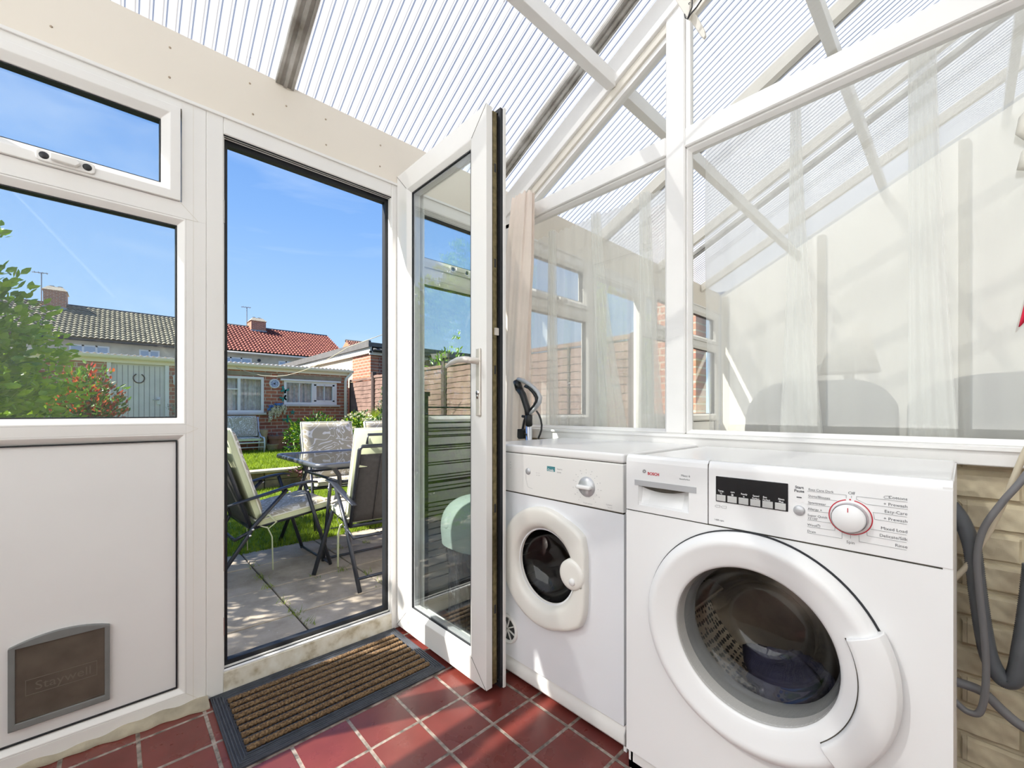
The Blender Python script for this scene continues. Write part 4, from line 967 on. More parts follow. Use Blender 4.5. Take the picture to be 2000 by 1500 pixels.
def armchair(cx_, cy_, wd, hh, label, dep=.75):
    r_ = empty('armchair', (cx_, cy_, 0), label, 'armchair', 'grey armchairs behind the partition')
    def back(u, v):
        y = cy_-wd/2+wd*u; top = hh-.10*abs(2*u-1)**5
        a = v*pi; return (cx_-dep/2+.09*(1-cos(a))+.015*sin(5*u)*sin(a), y, .35+(top-.35)*sin(a)**.35)
    m = MB().grid(back, 40, 24); m.build('backrest', M['sofa'], r_, smooth=True)
    MB().box(cx_-dep/2+.02, cx_+dep/2, cy_-wd/2, cy_+wd/2, .08, .45).build('seat', M['sofa'], r_, bevel=.05, seg=3)
    for s_ in (-1, 1): MB().box(cx_-dep/2+.05, cx_+dep/2, cy_+s_*(wd/2-.06)-.06, cy_+s_*(wd/2-.06)+.06, .1, .64).build('armrest', M['sofa'], r_, bevel=.05, seg=3)
    for sx in (-1, 1):
        for sy in (-1, 1): MB().box(cx_+sx*.3-.02, cx_+sx*.3+.02, cy_+sy*(wd/2-.06)-.02, cy_+sy*(wd/2-.06)+.02, 0, .085).build('foot', M['wood'], r_)
    return r_
armchair(2.42, .42, .50, 1.10, 'grey high-backed armchair left of the other, behind the sheer curtain')
armchair(2.42, -.22, .72, 1.10, 'grey wide high-backed armchair at the right end behind the partition')
lm_ = empty('table_lamp', (3.75, .55, 0), 'cream lampshade on a slim stand, dimly seen behind the sheer curtain', 'lamp')
MB().lathe([(.09, 1.58), (.17, 1.24)], (3.75, .55, 0), (0,0,1), (1,0,0), 40).build('lamp_shade', M['lampshade'], lm_, smooth=True, solid=.004)
MB().tube([(3.75, .55, .60), (3.75, .55, 1.30)], .03, 12).build('lamp_base', M['cream_bead'], lm_, smooth=True)
tb = empty('side_table', (3.75, .55, 0), 'small brown wooden table under the cream lamp', 'table')
MB().box(3.52, 3.98, .32, .78, .57, .60).build('tabletop', M['wood'], tb, bevel=.004)
for sx in (-1, 1):
    for sy in (-1, 1): MB().box(3.75+sx*.2-.02, 3.75+sx*.2+.02, .55+sy*.2-.02, .55+sy*.2+.02, 0, .57).build('leg', M['wood'], tb)

# ------------------------------------------------------------ garden ground
GZ = -.10
def paving():
    m = MB(); ys = [YF+.11]+[1.97+.46*i for i in range(5)]; xs = [-2.42, -1.90, -1.38, -.86, -.34, .18, .70, 1.22, 1.74, 2.26, 2.78, 3.30, 3.82, 4.12]
    for i in range(len(xs)-1):
        for j in range(len(ys)-1):
            y1_ = ys[j+1]; 
            m.box(xs[i]+.005, xs[i+1]-.005, ys[j]+.005, y1_-.005, GZ-.05, GZ+random.uniform(-.003, .002))
    return m
g = MB().box(-14, 24, YF+.10, 60, GZ-.4, GZ-.012); struct(g.build('ground', M['joint']))
struct(paving().build('patio', M['slab'], bevel=.004, seg=1))
lz = .15
lw = MB(); lw.box(-6, 4.12, 3.72, 6.6, GZ-.05, GZ+.004); struct(lw.build('lawn_soil_lower', M['grass']))
lw = MB(); lw.box(-6, 4.12, 6.78, 10.2, GZ-.05, lz); struct(lw.build('lawn_soil_upper', M['grass']))
ew = MB(); xx = -6
while xx < 4.1:
    L_ = random.uniform(.45, .75)
    for z0_, z1_ in ((GZ, .02), (.02, .125)): ew.box(xx+.004, xx+L_-.004, 6.60+random.uniform(0, .015), 6.78, z0_+.003, z1_-.002)
    xx += L_
edg = struct(ew.build('trim_8', M['sleeper'], bevel=.008)); MB().box(-6, 4.1, 6.57, 6.80, .125, .158).build('coping', M['coping'], edg, bevel=.006)
def blades(x0, x1, y0, y1, z, n_, h, wd, edge=0):
    m = MB(); vs_ = []; fs = []
    for i in range(n_):
        x = random.uniform(x0, x1); y = y0+(y1-y0)*random.random()**1.2; a = random.uniform(0, 2*pi); hh = h*random.uniform(.5, 1.2); b = random.uniform(-.5, .5)*hh; c_ = random.uniform(-.5, .5)*hh
        k_ = len(vs_); vs_ += [(x-wd*cos(a), y-wd*sin(a), z), (x+wd*cos(a), y+wd*sin(a), z), (x+b, y+c_, z+hh)]; fs.append((k_, k_+1, k_+2))
    m.v = vs_; m.f = fs; m.m = [0]*len(fs); return m
tag(blades(.35, 2.6, 3.70, 6.6, GZ, 30000, .045, .0035).build('lower_lawn', M['grass'], fix=False), 'shaded green grass of the lower lawn beside the patio', 'grass', kind='stuff')
tag(blades(.9, 4.1, 6.8, 10.15, lz, 26000, .05, .006).build('upper_lawn', M['grass'], fix=False), 'sunlit bright green grass of the raised lawn', 'grass', kind='stuff')
m = MB()
for (x, y), n_ in (((.705, 2.43), 34), ((.70, 2.60), 10), ((.70, 2.9), 20), ((.70, 3.1), 24), ((.70, 3.37), 16), ((1.22, 2.5), 8), ((1.13, 2.88), 22), ((.72, 2.28), 14), ((1.3, 3.35), 20), ((1.5, 3.35), 20), ((.95, 2.89), 12), ((1.22, 2.7), 10)):
    for i in range(n_):
        a = random.uniform(0, 2*pi); l_ = random.uniform(.02, .055); x_ = x+random.gauss(0, .018); y_ = y+random.gauss(0, .03); wd = .0022
        m.add([(x_-wd*sin(a), y_+wd*cos(a), GZ-.002), (x_+wd*sin(a), y_-wd*cos(a), GZ-.002), (x_+l_*cos(a)*.8, y_+l_*sin(a)*.8, GZ+l_*.6)], [(0,1,2)])
tag(m.build('joint_weeds', M['grass'], fix=False), 'small green weeds growing in the joints of the paving slabs', 'weeds', kind='stuff')

# ------------------------------------------------------------ garden chairs and table
def pad(x0, x1, a, b, t, side):
    """cushion between a and b (y,z), thickness t towards 'side' normal"""
    a, b = Vector((0, *a)), Vector((0, *b)); d = (b-a).normalized(); n_ = Vector((0, -d.z, d.y))*side
    m = MB(); L_ = (b-a).length; NU, NV = 16, 18
    def top(u, v):
        e_ = min(1, 9*u, 9*(1-u), 12*v, 12*(1-v))**.5; q = a+d*L_*v+n_*(t*(.55+.45*e_)+.004*sin(v*pi*3)**2*e_)
        return (x0+(x1-x0)*u, q.y, q.z)
    m.mi = 0; m.grid(top, NU, NV)
    m.mi = 1; m.grid(lambda u, v: (x0+(x1-x0)*u, (a+d*L_*v).y, (a+d*L_*v).z), 1, 1)
    def wall(f0):
        def g_(u, v):
            p_ = Vector(f0(u)); q = Vector(top(*uvof(f0, u))); return tuple(p_+(q-p_)*v)
        return g_
    for uu in (0, 1): m.grid(lambda s_, v: tuple(Vector((x0+(x1-x0)*uu, *(a+d*L_*s_).yz))*(1-v)+Vector(top(uu, s_))*v), NV, 2)
    for vv in (0, 1): m.grid(lambda s_, v: tuple(Vector((x0+(x1-x0)*s_, *(a+d*L_*vv).yz))*(1-v)+Vector(top(s_, vv))*v), NU, 2)
    pp = MB(); ring_ = [top(u/10, 0) for u in range(11)]+[top(1, v/10) for v in range(1, 11)]+[top(1-u/10, 1) for u in range(1, 11)]+[top(0, 1-v/10) for v in range(1, 10)]
    pp.tube(ring_, .0055, 6, closed=True)
    return m, pp
def make_chair():
    r_ = empty('garden_chair'); F = M['chair_frame']
    for s_ in (-1, 1):
        x = s_*.26
        MB().tube([(x, .12, .585), (x, .29, .008)], .0125, 10).build('front_leg', F, r_, smooth=True)
        MB().tube([(x, .01, .565), (x*1.0, -.185, .36), (x, -.21, .315), (x, -.42, .008)], .0125, 10).build('rear_leg', F, r_, smooth=True)
        MB().tube([(x, -.33, .505), (x, -.24, .525), (x, -.10, .555), (x, .05, .590), (x, .15, .600), (x, .20, .592)], [.014,.016,.018,.018,.018,.012], 10, flat=(.55, 1.25)).build('armrest', F, r_, smooth=True)
        for y_, z_ in ((-.19, .345), (-.205, .31), (.02, .55), (.135, .545)): MB().lathe([(0, .003), (.006, .003), (.008, 0)], (x+s_*.0125, y_, z_), (s_, 0, 0), (0,0,1), 10).build('rivet', M['chrome'], r_, smooth=True)
    MB().tube([(-.235, .27, .405), (-.235, -.19, .345), (.235, -.19, .345), (.235, .27, .405)], .012, 10, closed=True).build('seat_frame', F, r_, smooth=True)
    MB().tube([(-.235, -.19, .345), (-.235, -.345, .84), (-.22, -.352, .86), (.22, -.352, .86), (.235, -.345, .84), (.235, -.19, .345)], .012, 10).build('back_frame', F, r_, smooth=True)
    MB().tube([(-.26, -.19, .34), (-.25, -.28, .295), (.25, -.28, .295), (.26, -.19, .34)], .010, 8).build('rear_hoop', F, r_, smooth=True)
    MB().tube([(-.26, .285, .02), (.26, .285, .02)], .009, 8).build('crossbar', F, r_, smooth=True)
    MB().tube([(-.26, -.38, .075), (.26, -.38, .075)], .009, 8).build('crossbar', F, r_, smooth=True)
    MB().box(-.235, .235, -.002, .002, 0, .40).build('x', F).name = 'tmp'; bpy.data.objects.remove(bpy.data.objects['tmp'])
    m = MB().grid(lambda u, v: (-.228+.456*u, -.205-.135*v-.012*sin(pi*u), .375+.435*v), 10, 8); m.tube([(-.10, -.222, .38), (-.10, -.352, .80)], .003, 6)
    m.build('sling_back', M['sling'], r_, smooth=True, solid=.004)
    m, pp = pad(-.245, .245, (-.165, .405), (-.335, .955), .062, -1)
    b = m.build('back_cushion', [M['cushion'], M['cush_edge']], r_, smooth=True); pp.build('piping', M['piping'], b, smooth=True)
    MB().box(-.238, .238, -.322, -.312, .73, .765).build('elastic_strap', M['cush_edge'], b, bevel=.002)
    MB().tube([(-.20, -.375, .875), (-.19, -.365, .93), (.19, -.365, .93), (.20, -.375, .875)], .009, 8).build('head_bar', F, r_, smooth=True)
    m, pp = pad(-.245, .245, (-.16, .355), (.30, .415), .062, 1)
    c_ = m.build('seat_cushion', [M['cushion'], M['cush_edge']], r_, smooth=True); pp.build('piping', M['piping'], c_, smooth=True)
    for s_ in (-1, 1):
        x = s_*.268
        MB().tube([(x*.93, -.13, .40), (x, -.10, .42), (x*1.03, -.06, .37), (x, -.10, .335), (x, -.15, .36), (x, -.11, .345), (x*1.03, -.085, .28), (x*1.03, -.08, .07)], .0065, 6, flat=(1, .4)).build('tie', M['cush_edge'], r_, smooth=True)
    return r_
ch = make_chair()
GRP = 'folding cushioned chairs around the patio table'
def place(o, x, y, rz, label): o.location = (x, y, GZ); o.rotation_euler = (0, 0, rz); tag(o, label, 'garden chair', GRP); return o
place(ch, .80, 3.27, R(-90+3), 'folding garden chair at the left end of the patio table, facing right')
place(copy_tree(ch), 1.335, 2.83, R(-3), 'folding garden chair nearest the door frame, turned away with dark mesh back showing')
place(copy_tree(ch), 1.57, 4.16, R(176), 'folding garden chair across the glass table showing its leaf-print back cushion')
place(copy_tree(ch), 2.24, 4.16, R(182), 'far right folding garden chair, only its cushion top showing over the nearer chair')
tb = empty('patio_table', (1.68, 3.4, GZ), 'rectangular smoked-glass patio table with an anthracite metal rim', 'table')
def rrect(x0, x1, y0, y1, r_, z):
    o = []
    for cx_, cy_, a0_ in ((x1-r_, y1-r_, 0), (x0+r_, y1-r_, 90), (x0+r_, y0+r_, 180), (x1-r_, y0+r_, 270)):
        for k_ in range(7): o.append((cx_+r_*cos(R(a0_+15*k_)), cy_+r_*sin(R(a0_+15*k_)), z))
    return o
MB().tube(rrect(.985, 2.38, 2.91, 3.90, .06, .607), .018, 10, closed=True, flat=(1, .8)).build('rim', plain('anthracite_rim', (.14, .15, .17), .3, .5), tb, smooth=True)
rr = rrect(.99, 2.375, 2.915, 3.895, .06, .614); MB().prism([(x, y) for x, y, z in rr], (0,0,0), (1,0,0), (0,1,0), (0,0,1), .610, .616).build('glass_top', M['glass_smoke'], tb)
for sx, sy, fx, fy in ((1.04, 2.97, .95, 2.90), (1.04, 3.84, 1.00, 3.86), (2.32, 2.97, 2.40, 2.92), (2.32, 3.84, 2.38, 3.86)):
    s1 = 1 if sx < 1.5 else -1; s2 = 1 if sy < 3.4 else -1
    MB().tube([(sx, sy, .60), (sx+s1*.08, sy+s2*.03, .575), (sx+s1*.125, sy+s2*.06, .52), (sx+s1*.135, sy+s2*.07, .46), (sx+s1*.11, sy+s2*.06, .38), (fx, fy, GZ+.005)], [.016,.016,.015,.015,.015,.014], 10).build('leg', M['chair_frame'], tb, smooth=True)
for a__, b__ in (((1.175, 3.04, .47), (2.185, 3.04, .47)), ((1.175, 3.77, .47), (2.185, 3.77, .47)), ((1.175, 3.04, .47), (1.175, 3.77, .47)), ((2.185, 3.04, .47), (2.185, 3.77, .47))): MB().tube([a__, b__], .011, 8).build('stretcher', M['chair_frame'], tb, smooth=True)

# ------------------------------------------------------------ bench
be = empty('garden_bench', (1.65, 9.75, lz), 'white metal garden bench with a leaf-print cushion below the left outbuilding window', 'bench')
m, pp = pad(1.17, 2.13, (9.85, .47), (9.98, .87), .07, 1)
b = m.build('back_cushion', [M['cushion'], M['cush_edge']], be, smooth=True); pp.build('piping', M['piping'], b, smooth=True)
m, pp = pad(1.17, 2.13, (9.50, .40), (9.90, .39), .07, 1); b = m.build('seat_cushion', [M['cushion'], M['cush_edge']], be, smooth=True)
for x in (1.12, 2.18):
    MB().tube([(x, 9.52, lz), (x+.01, 9.50, .28), (x, 9.48, .42), (x, 9.53, .455), (x, 9.75, .46), (x, 9.95, .56)], .014, 8).tube([(x, 9.95, lz), (x, 9.90, .40), (x, 10.02, .86)], .014, 8).build('side_frame', M['white_metal'], be, smooth=True)
MB().tube([(1.12, 9.50, .36), (2.18, 9.50, .36)], .014, 8).build('rail', M['white_metal'], be, smooth=True); MB().tube([(1.12, 9.51, .27), (2.18, 9.51, .27)], .009, 8).build('rail', M['white_metal'], be, smooth=True)

# ------------------------------------------------------------ brick outbuilding
YG = 10.2
gb = empty('brick_outbuilding', (1.8, 11.5, 0), 'low red brick outbuilding with cream gutter and corrugated roof across the garden', 'outbuilding')
w1 = (1.30, 2.33, .95, 1.70); w2 = (2.72, 3.86, 1.13, 1.66); gd = (-.03, .70, .12, 1.84)
m = MB()
def wall_with(m, x0, x1, z0, z1, holes, y0, y1):
    xs = sorted({x0, x1, *[h[0] for h in holes], *[h[1] for h in holes]})
    for a, b in zip(xs, xs[1:]):
        hs = sorted([h for h in holes if h[0] <= a+1e-6 and h[1] >= b-1e-6], key=lambda h: h[2]); z = z0
        for h in hs:
            if h[2] > z: m.box(a, b, y0, y1, z, h[2])
            z = h[3]
        if z < z1: m.box(a, b, y0, y1, z, z1)
wall_with(m, -2.6, 4.14, -.1, 1.97, (w1, w2, gd), YG, YG+.22); m.build('wall', M['brick_x'], gb)
MB().box(4.02, 4.14, YG+.22, 13.5, -.1, 1.97).box(-2.6, -2.48, YG+.22, 13.5, -.1, 1.97).build('wall', M['brick_y'], gb)
m = MB(); n_ = 300; x0_, x1_ = -2.7, 4.20
def ro(u, v): x = x0_+(x1_-x0_)*u; return (x, YG-.10+3.6*v, 1.968+.014*sin(2*pi*x/.085)+.05*3.6*v*.8)
m.grid(ro, 900, 2); m.build('corrugated_roof', M['fibre'], gb, smooth=True, solid=.01)
MB().box(-2.7, 4.18, YG-.035, YG, 1.83, 1.975).build('fascia', M['gutter'], gb, bevel=.004)
m = MB(); pr = [(.055*cos(R(a)), .055*sin(R(a))) for a in range(180, 361, 20)]
m.add([(x, YG-.09+p_[0], 1.948+p_[1]*1.05) for x in (-2.7, 4.22) for p_ in pr], [(i, i+1, 11+i-1, 10+i) if False else (i, i+1, len(pr)+i+1, len(pr)+i) for i in range(len(pr)-1)]+[tuple(range(len(pr))), tuple(range(len(pr), 2*len(pr)))])
m.box(-2.7, 4.22, YG-.148, YG-.142, 1.940, 1.954); m.build('gutter', M['gutter'], gb, smooth=False)
MB().tube([(4.17, YG-.09, 1.93), (4.17, YG-.09, 1.88), (4.08, YG-.04, 1.76), (4.06, YG-.04, 1.70), (4.06, YG-.04, .1)], .034, 12).build('downpipe', M['gutter'], gb, smooth=True)
MB().box(1.0, 2.45, YG-.01, YG, 1.72, 1.80).box(2.60, 3.98, YG-.01, YG, 1.70, 1.78).build('lintel', plain('grey_lintel', (.34, .29, .21), .9, var=.2), gb)
def gwin(w, label, mull, sill, head, bars):
    f = MB(); x0, x1, z0, z1 = w
    f.frame((x0, x1, z0, z1), [(0, -.02), (.05, -.02), (.05, .05), (0, .05)], o=(0, YG, 0))
    for x in mull: f.box(x-.025, x+.025, YG-.018, YG+.05, z0+.04, z1-.04)
    for (a, b, c_, d_, t) in bars: f.box(a, b, YG-.016, YG+.04, c_, d_)
    fo = f.build('window', M['pvc'], gb, bevel=.003)
    MB().box(x0-sill[0], x1+sill[1], YG-.06, YG+.02, z0-.045, z0).build('window_sill', M['fascia'], fo, bevel=.004)
    if head: MB().box(x0-head[0], x1+head[1], YG-.05, YG+.02, z1-.012, z1+.03).build('window_head', M['pvc'], fo, bevel=.004)
    MB().box(x0+.04, x1-.04, YG+.02, YG+.024, z0+.04, z1-.04).build('pane', M['glass'], fo)
    MB().grid(lambda u, v: (x0+.05+(x1-x0-.1)*u, YG+.10+.018*sin(u*60)+.01*sin(u*143), z0+.03+(z1-z0-.06)*v), 160, 3).build('net_curtain', M['net_in'], fo, smooth=True)
gwin(w1, '', (1.88,), (.04, .04), None, ((1.35, 1.87, 1.42, 1.445, 0),))
gwin(w2, '', (3.32,), (.07, .07), (.07, .09), ((3.03, 3.045, 1.17, 1.62, 0), (3.345, 3.81, 1.17, 1.235, 0), (3.345, 3.81, 1.56, 1.62, 0), (3.345, 3.40, 1.2, 1.6, 0), (3.76, 3.81, 1.2, 1.6, 0), (3.572, 3.588, 1.2, 1.6, 0)))
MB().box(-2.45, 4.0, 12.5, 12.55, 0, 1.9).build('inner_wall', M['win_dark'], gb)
g = MB().box(gd[0], gd[1], YG+.02, YG+.06, gd[2], gd[3]); dg_ = g.build('door', M['garden_door'], gb)
MB().box(gd[0]-.055, gd[0], YG-.02, YG+.05, 0, 1.87).box(gd[1], gd[1]+.06, YG-.02, YG+.05, 0, 1.87).box(gd[0]-.055, gd[1]+.06, YG-.02, YG+.05, 1.84, 1.885).build('door_frame', M['pvc'], gb, bevel=.004)
m = MB()
for k_ in range(1, 10): x = gd[0]+(gd[1]-gd[0])*k_/10; m.box(x-.003, x+.003, YG+.018, YG+.021, gd[2], gd[3]-.04)
m.build('board_groove', M['ink'], dg_)
MB().box(.585, .635, YG-.0, YG+.02, 1.10, 1.24).build('handle_plate', M['white_metal'], dg_, bevel=.004)
MB().tube([(.61, YG, 1.19), (.61, YG-.04, 1.19), (.52, YG-.04, 1.185)], .009, 8).build('door_handle', M['steel'], dg_, smooth=True)
tag(MB().tube([(.335+.075*sin(R(a))*(1 if abs(a) < 120 else .9), YG+.012, 1.575-.085*cos(R(a))*1.0) for a in range(-148, 149, 8)], .013, 8, flat=(.7, 1)).build('horseshoe', M['iron'], smooth=True), 'dark iron horseshoe hung on the grey boarded outbuilding door', 'horseshoe')
lt = empty('wall_lamp', (.86, 10.1, 1.5), 'small white lantern on the brick wall right of the grey door', 'lamp')
MB().lathe([(0, .10), (.02, .09), (.06, .05), (.05, .04), (.045, -.10), (.02, -.12), (0, -.13)], (.86, YG-.10, 1.58), (0,0,1), (1,0,0), 12).build('lantern', M['white_metal'], lt)
MB().box(.84, .88, YG-.06, YG, 1.60, 1.63).build('bracket', M['white_metal'], lt)
pq = empty('wall_plaque', (2.535, 10.19, 1.575), 'round blue and white patterned plaque on the brick between the windows', 'plaque')
MB().lathe([(0, .02), (.085, .018)], (2.535, YG, 1.575), (0,-1,0), (1,0,0), 40).build('face', M['plaque'], pq)
m = MB().lathe([(.080, .018), (.092, .026), (.102, .018), (.104, 0)], (2.535, YG, 1.575), (0,-1,0), (1,0,0), 40); m.build('rim', M['white_metal'], pq, smooth=True)
MB().lathe([(0, .023), (.018, .021)], (2.535, YG, 1.575), (0,-1,0), (1,0,0), 16).build('centre', M['iron'], pq)
# wisteria-like flower basket
hbk = empty('flower_basket', (2.55, 10.05, 1.0), 'hanging spray of white drooping artificial flowers with blue blooms on the brick wall', 'flowers')
m = MB(); rng = random.Random(3)
def petals(m, c, r_, n_):
    for i in range(n_):
        a, b = rng.uniform(0, 2*pi), rng.uniform(-1, 1); d = Vector((cos(a), sin(a), b)).normalized(); p_ = Vector(c)+d*r_*rng.uniform(.5, 1); s_ = rng.uniform(.010, .018)
        u = Vector((rng.uniform(-1, 1), rng.uniform(-1, 1), rng.uniform(-1, 1))).normalized()*s_; v = d.cross(u).normalized()*s_*.7
        m.add([p_-u, p_+v, p_+u, p_-v], [(0,1,2,3)])
for x, z0_, z1_ in ((2.43, .98, .76), (2.47, 1.03, .80), (2.54, 1.02, .82), (2.60, 1.03, .87), (2.64, 1.05, .92), (2.72, 1.05, .92), (2.50, 1.08, .95), (2.58, 1.09, .96), (2.68, 1.09, 1.0)):
    for k_ in range(14): t = k_/13; petals(m, (x-.02*t, 10.08, z0_+(z1_-z0_)*t), .035*(1-.6*t)+.006, 12)
m.build('white_blossom', M['white_petal'], hbk, fix=False)
m = MB()
for x, z in ((2.42, 1.07), (2.46, 1.09), (2.56, 1.13), (2.60, 1.12), (2.63, 1.13), (2.40, 1.02), (2.53, 1.13)): petals(m, (x, 10.06, z), .04, 26)
m.build('blue_blossom', M['blue_petal'], hbk, fix=False)
m = MB()
for i in range(60): petals(m, (rng.uniform(2.4, 2.75), 10.12, rng.uniform(1.0, 1.1)), .04, 2)
m.build('leaves', M['dark_leaf'], hbk, fix=False)
def butterfly(x, z, s_, label, star=False, ang=0):
    m = MB()
    if star: pl_ = [(s_*(1 if i % 2 == 0 else .42)*sin(pi*i/5), s_*(1 if i % 2 == 0 else .42)*cos(pi*i/5)) for i in range(10)]; m.prism(pl_, (x, YG, z), (1,0,0), (0,0,1), (0,-1,0), .005, .02)
    else:
        for sx in (-1, 1): m.prism([(0, -.1*s_), (sx*.35*s_, -.75*s_), (sx*.7*s_, -.45*s_), (sx*.45*s_, 0), (sx*1.0*s_, .55*s_), (sx*.75*s_, 1.0*s_), (sx*.1*s_, .3*s_)], (x, YG, z), (cos(ang), 0, sin(ang)), (-sin(ang), 0, cos(ang)), (0,-1,0), .008, .02)
        m.tube([(x, YG-.02, z-.4*s_), (x, YG-.02, z+.5*s_)], s_*.09, 6)
    return tag(m.build('wall_ornament', M['teal_paint']), label, 'wall ornament', 'turquoise metal wall ornaments')
butterfly(2.725, 1.435, .085, 'turquoise metal butterfly beside the upper left corner of the right window', ang=-.5)
butterfly(2.715, 1.255, .075, 'turquoise metal butterfly beside the lower left part of the right window', ang=.4)
butterfly(2.893, .955, .062, 'turquoise metal star on the bricks under the right window', star=True)
butterfly(2.79, .80, .085, 'turquoise metal butterfly lowest on the bricks, near the plant pots', ang=.8)
# washing line
a_, b_ = Vector((1.78, YG-.06, 1.905)), at(640, 712, Y=9.2); a_ = at(461, 717, Y=YG-.08)
m = MB(); mid = at(535, 734, Y=9.9); pts = []
b_ = Vector((3.2, 6.2, 1.95)); b_ = at(757, 640, X=3.1)
pl_ = [(461,717),(475,723),(495,730),(515,734),(540,735),(560,733),(580,728),(600,721),(615,715),(640,702),(680,678),(757,650)]
for i, q in enumerate(pl_): pts.append(at(*q, Y=YG-.1-4.0*(i/11)**2.2))
tag(m.tube(pts, .0055, 6).build('washing_line', M['cable_cream'], smooth=True), 'slack cream washing line looped across the outbuilding front', 'washing line')
# pots, dove
def pot(x, y, z, r_, h_, mat, label, plant=None):
    p_ = empty('plant_pot', (x, y, z), label, 'plant pot', 'pots along the outbuilding wall')
    MB().lathe([(0, .01), (r_*.72, .0), (r_*.92, h_*.8), (r_*1.02, h_*.8), (r_*1.04, h_), (r_*.92, h_), (r_*.9, h_*.85), (0, h_*.85)], (x, y, z), (0,0,1), (1,0,0), 28).build('pot', mat, p_, smooth=False)
    if plant:
        m = MB()
        for i in range(plant[0]):
            a = rng.uniform(0, 2*pi); l_ = plant[1]*rng.uniform(.6, 1.1); d = Vector((cos(a)*.6, sin(a)*.6, 1)).normalized(); q = Vector((x+r_*.5*cos(a), y+r_*.5*sin(a), z+h_*.85)); sd = Vector((-sin(a), cos(a), 0))*.008
            m.add([q-sd, q+sd, q+d*l_], [(0,1,2)])
        m.build('foliage', M[plant[2]], p_, fix=False)
    return p_
pot(2.44, 9.98, lz, .12, .14, M['sand_pot'], 'square-looking sand coloured pot at the grass edge, right of the bench')
pot(2.55, 10.06, lz+.0, .17, .30, M['terracotta'], 'large terracotta pot of spiky grass leaves right of the bench', (26, .16, 'grey_leaf'))
pot(2.28, 10.08, lz, .10, .44, M['sand_pot'], 'tall tiered sand pot against the wall beside the bench', (20, .05, 'dark_leaf'))
pot(2.78, 9.95, lz, .12, .06, M['stone'], 'low grey dish beside the stone dove')
dv = empty('stone_dove', (3.0, 9.9, lz), 'pale grey stone dove ornament standing on the raised lawn', 'garden ornament')
m = MB().sphere((3.01, 9.88, .30), .075, 16, 10, (1.0, .7, 1.25)); m.tube([(2.98, 9.88, .34), (2.955, 9.88, .42), (2.95, 9.88, .47)], [.05, .032, .03], 12); m.sphere((2.945, 9.88, .485), .034, 12, 8); m.tube([(3.05, 9.88, .27), (3.13, 9.88, .20)], [.05, .02], 10, flat=(.5, 1)); m.tube([(2.915, 9.88, .485), (2.89, 9.88, .475)], [.012, .003], 6)
m.tube([(3.01, 9.88, .22), (3.01, 9.88, lz)], [.05, .06], 10); m.build('body', M['stone'], dv, smooth=True)

# ------------------------------------------------------------ flat-roofed brick extension next door
ex = empty('flat_roof_extension', (6.2, 14, 0), 'brick extension with cream cladding and a dark felt roof edge rising behind the fence', 'building')
MB().box(4.6, 4.8, 9.97, 11.05, -.1, 2.44).build('wall', M['brick_y'], ex)
MB().box(4.8, 9, 9.97, 10.17, -.1, 2.44).build('wall', plain_b := brick('red_brick_front_painted_shade', 'x', (.30, .10, .06), (.22, .08, .055), (.38, .30, .24)), ex)  # darker copy of the brick, shade of this face put into its colour
MB().box(4.62, 4.8, 11.05, 19, -.1, 2.44).build('cladding', M['board_cream'], ex)
MB().box(4.55, 4.60, 9.90, 19, 2.40, 2.56).box(4.55, 9, 9.90, 9.95, 2.36, 2.46).build('fascia', M['fascia'], ex, bevel=.005)
MB().box(4.53, 9, 9.88, 19, 2.56, 2.66).box(4.50, 4.56, 9.86, 19, 2.54, 2.70).build('roof', M['felt'], ex)
m = MB().tube([(4.6, 9.82, 2.47), (9, 9.82, 2.47)], .05, 10); m.tube([(5.1, 9.82, 2.45), (5.1, 9.92, 2.36), (5.1, 9.92, .2)], .04, 10); m.build('downpipe', M['black_pipe'], ex, smooth=True)

# ------------------------------------------------------------ terraced houses beyond
def pantiles(x0, x1, y0, z0, y1, z1, tw=.205, rows=14):
    m = MB(); nx = int((x1-x0)/tw*5); L_ = math.hypot(y1-y0, z1-z0); sy, sz = (y1-y0)/L_, (z1-z0)/L_; nrm = (-sz, sy); vs_ = []; fs = []; W = nx+1
    for r_ in range(rows):
        for e_ in (0, 1):
            s_ = L_*(r_+e_*1.04)/rows; lift = .055*(1-e_)+.01
            for i in range(nx+1):
                x = x0+(x1-x0)*i/nx; h = lift+.075*abs(sin(pi*(x-x0)/tw))**.8
                vs_.append((x, y0+sy*s_+nrm[0]*h, z0+sz*s_+nrm[1]*h))
        b = r_*2*W; fs += [(b+i, b+i+1, b+W+i+1, b+W+i) for i in range(nx)]
        if r_:
            p_ = (r_*2-1)*W; fs += [(p_+i, p_+i+1, b+i+1, b+i) for i in range(nx)]
    return m.add(vs_, fs)
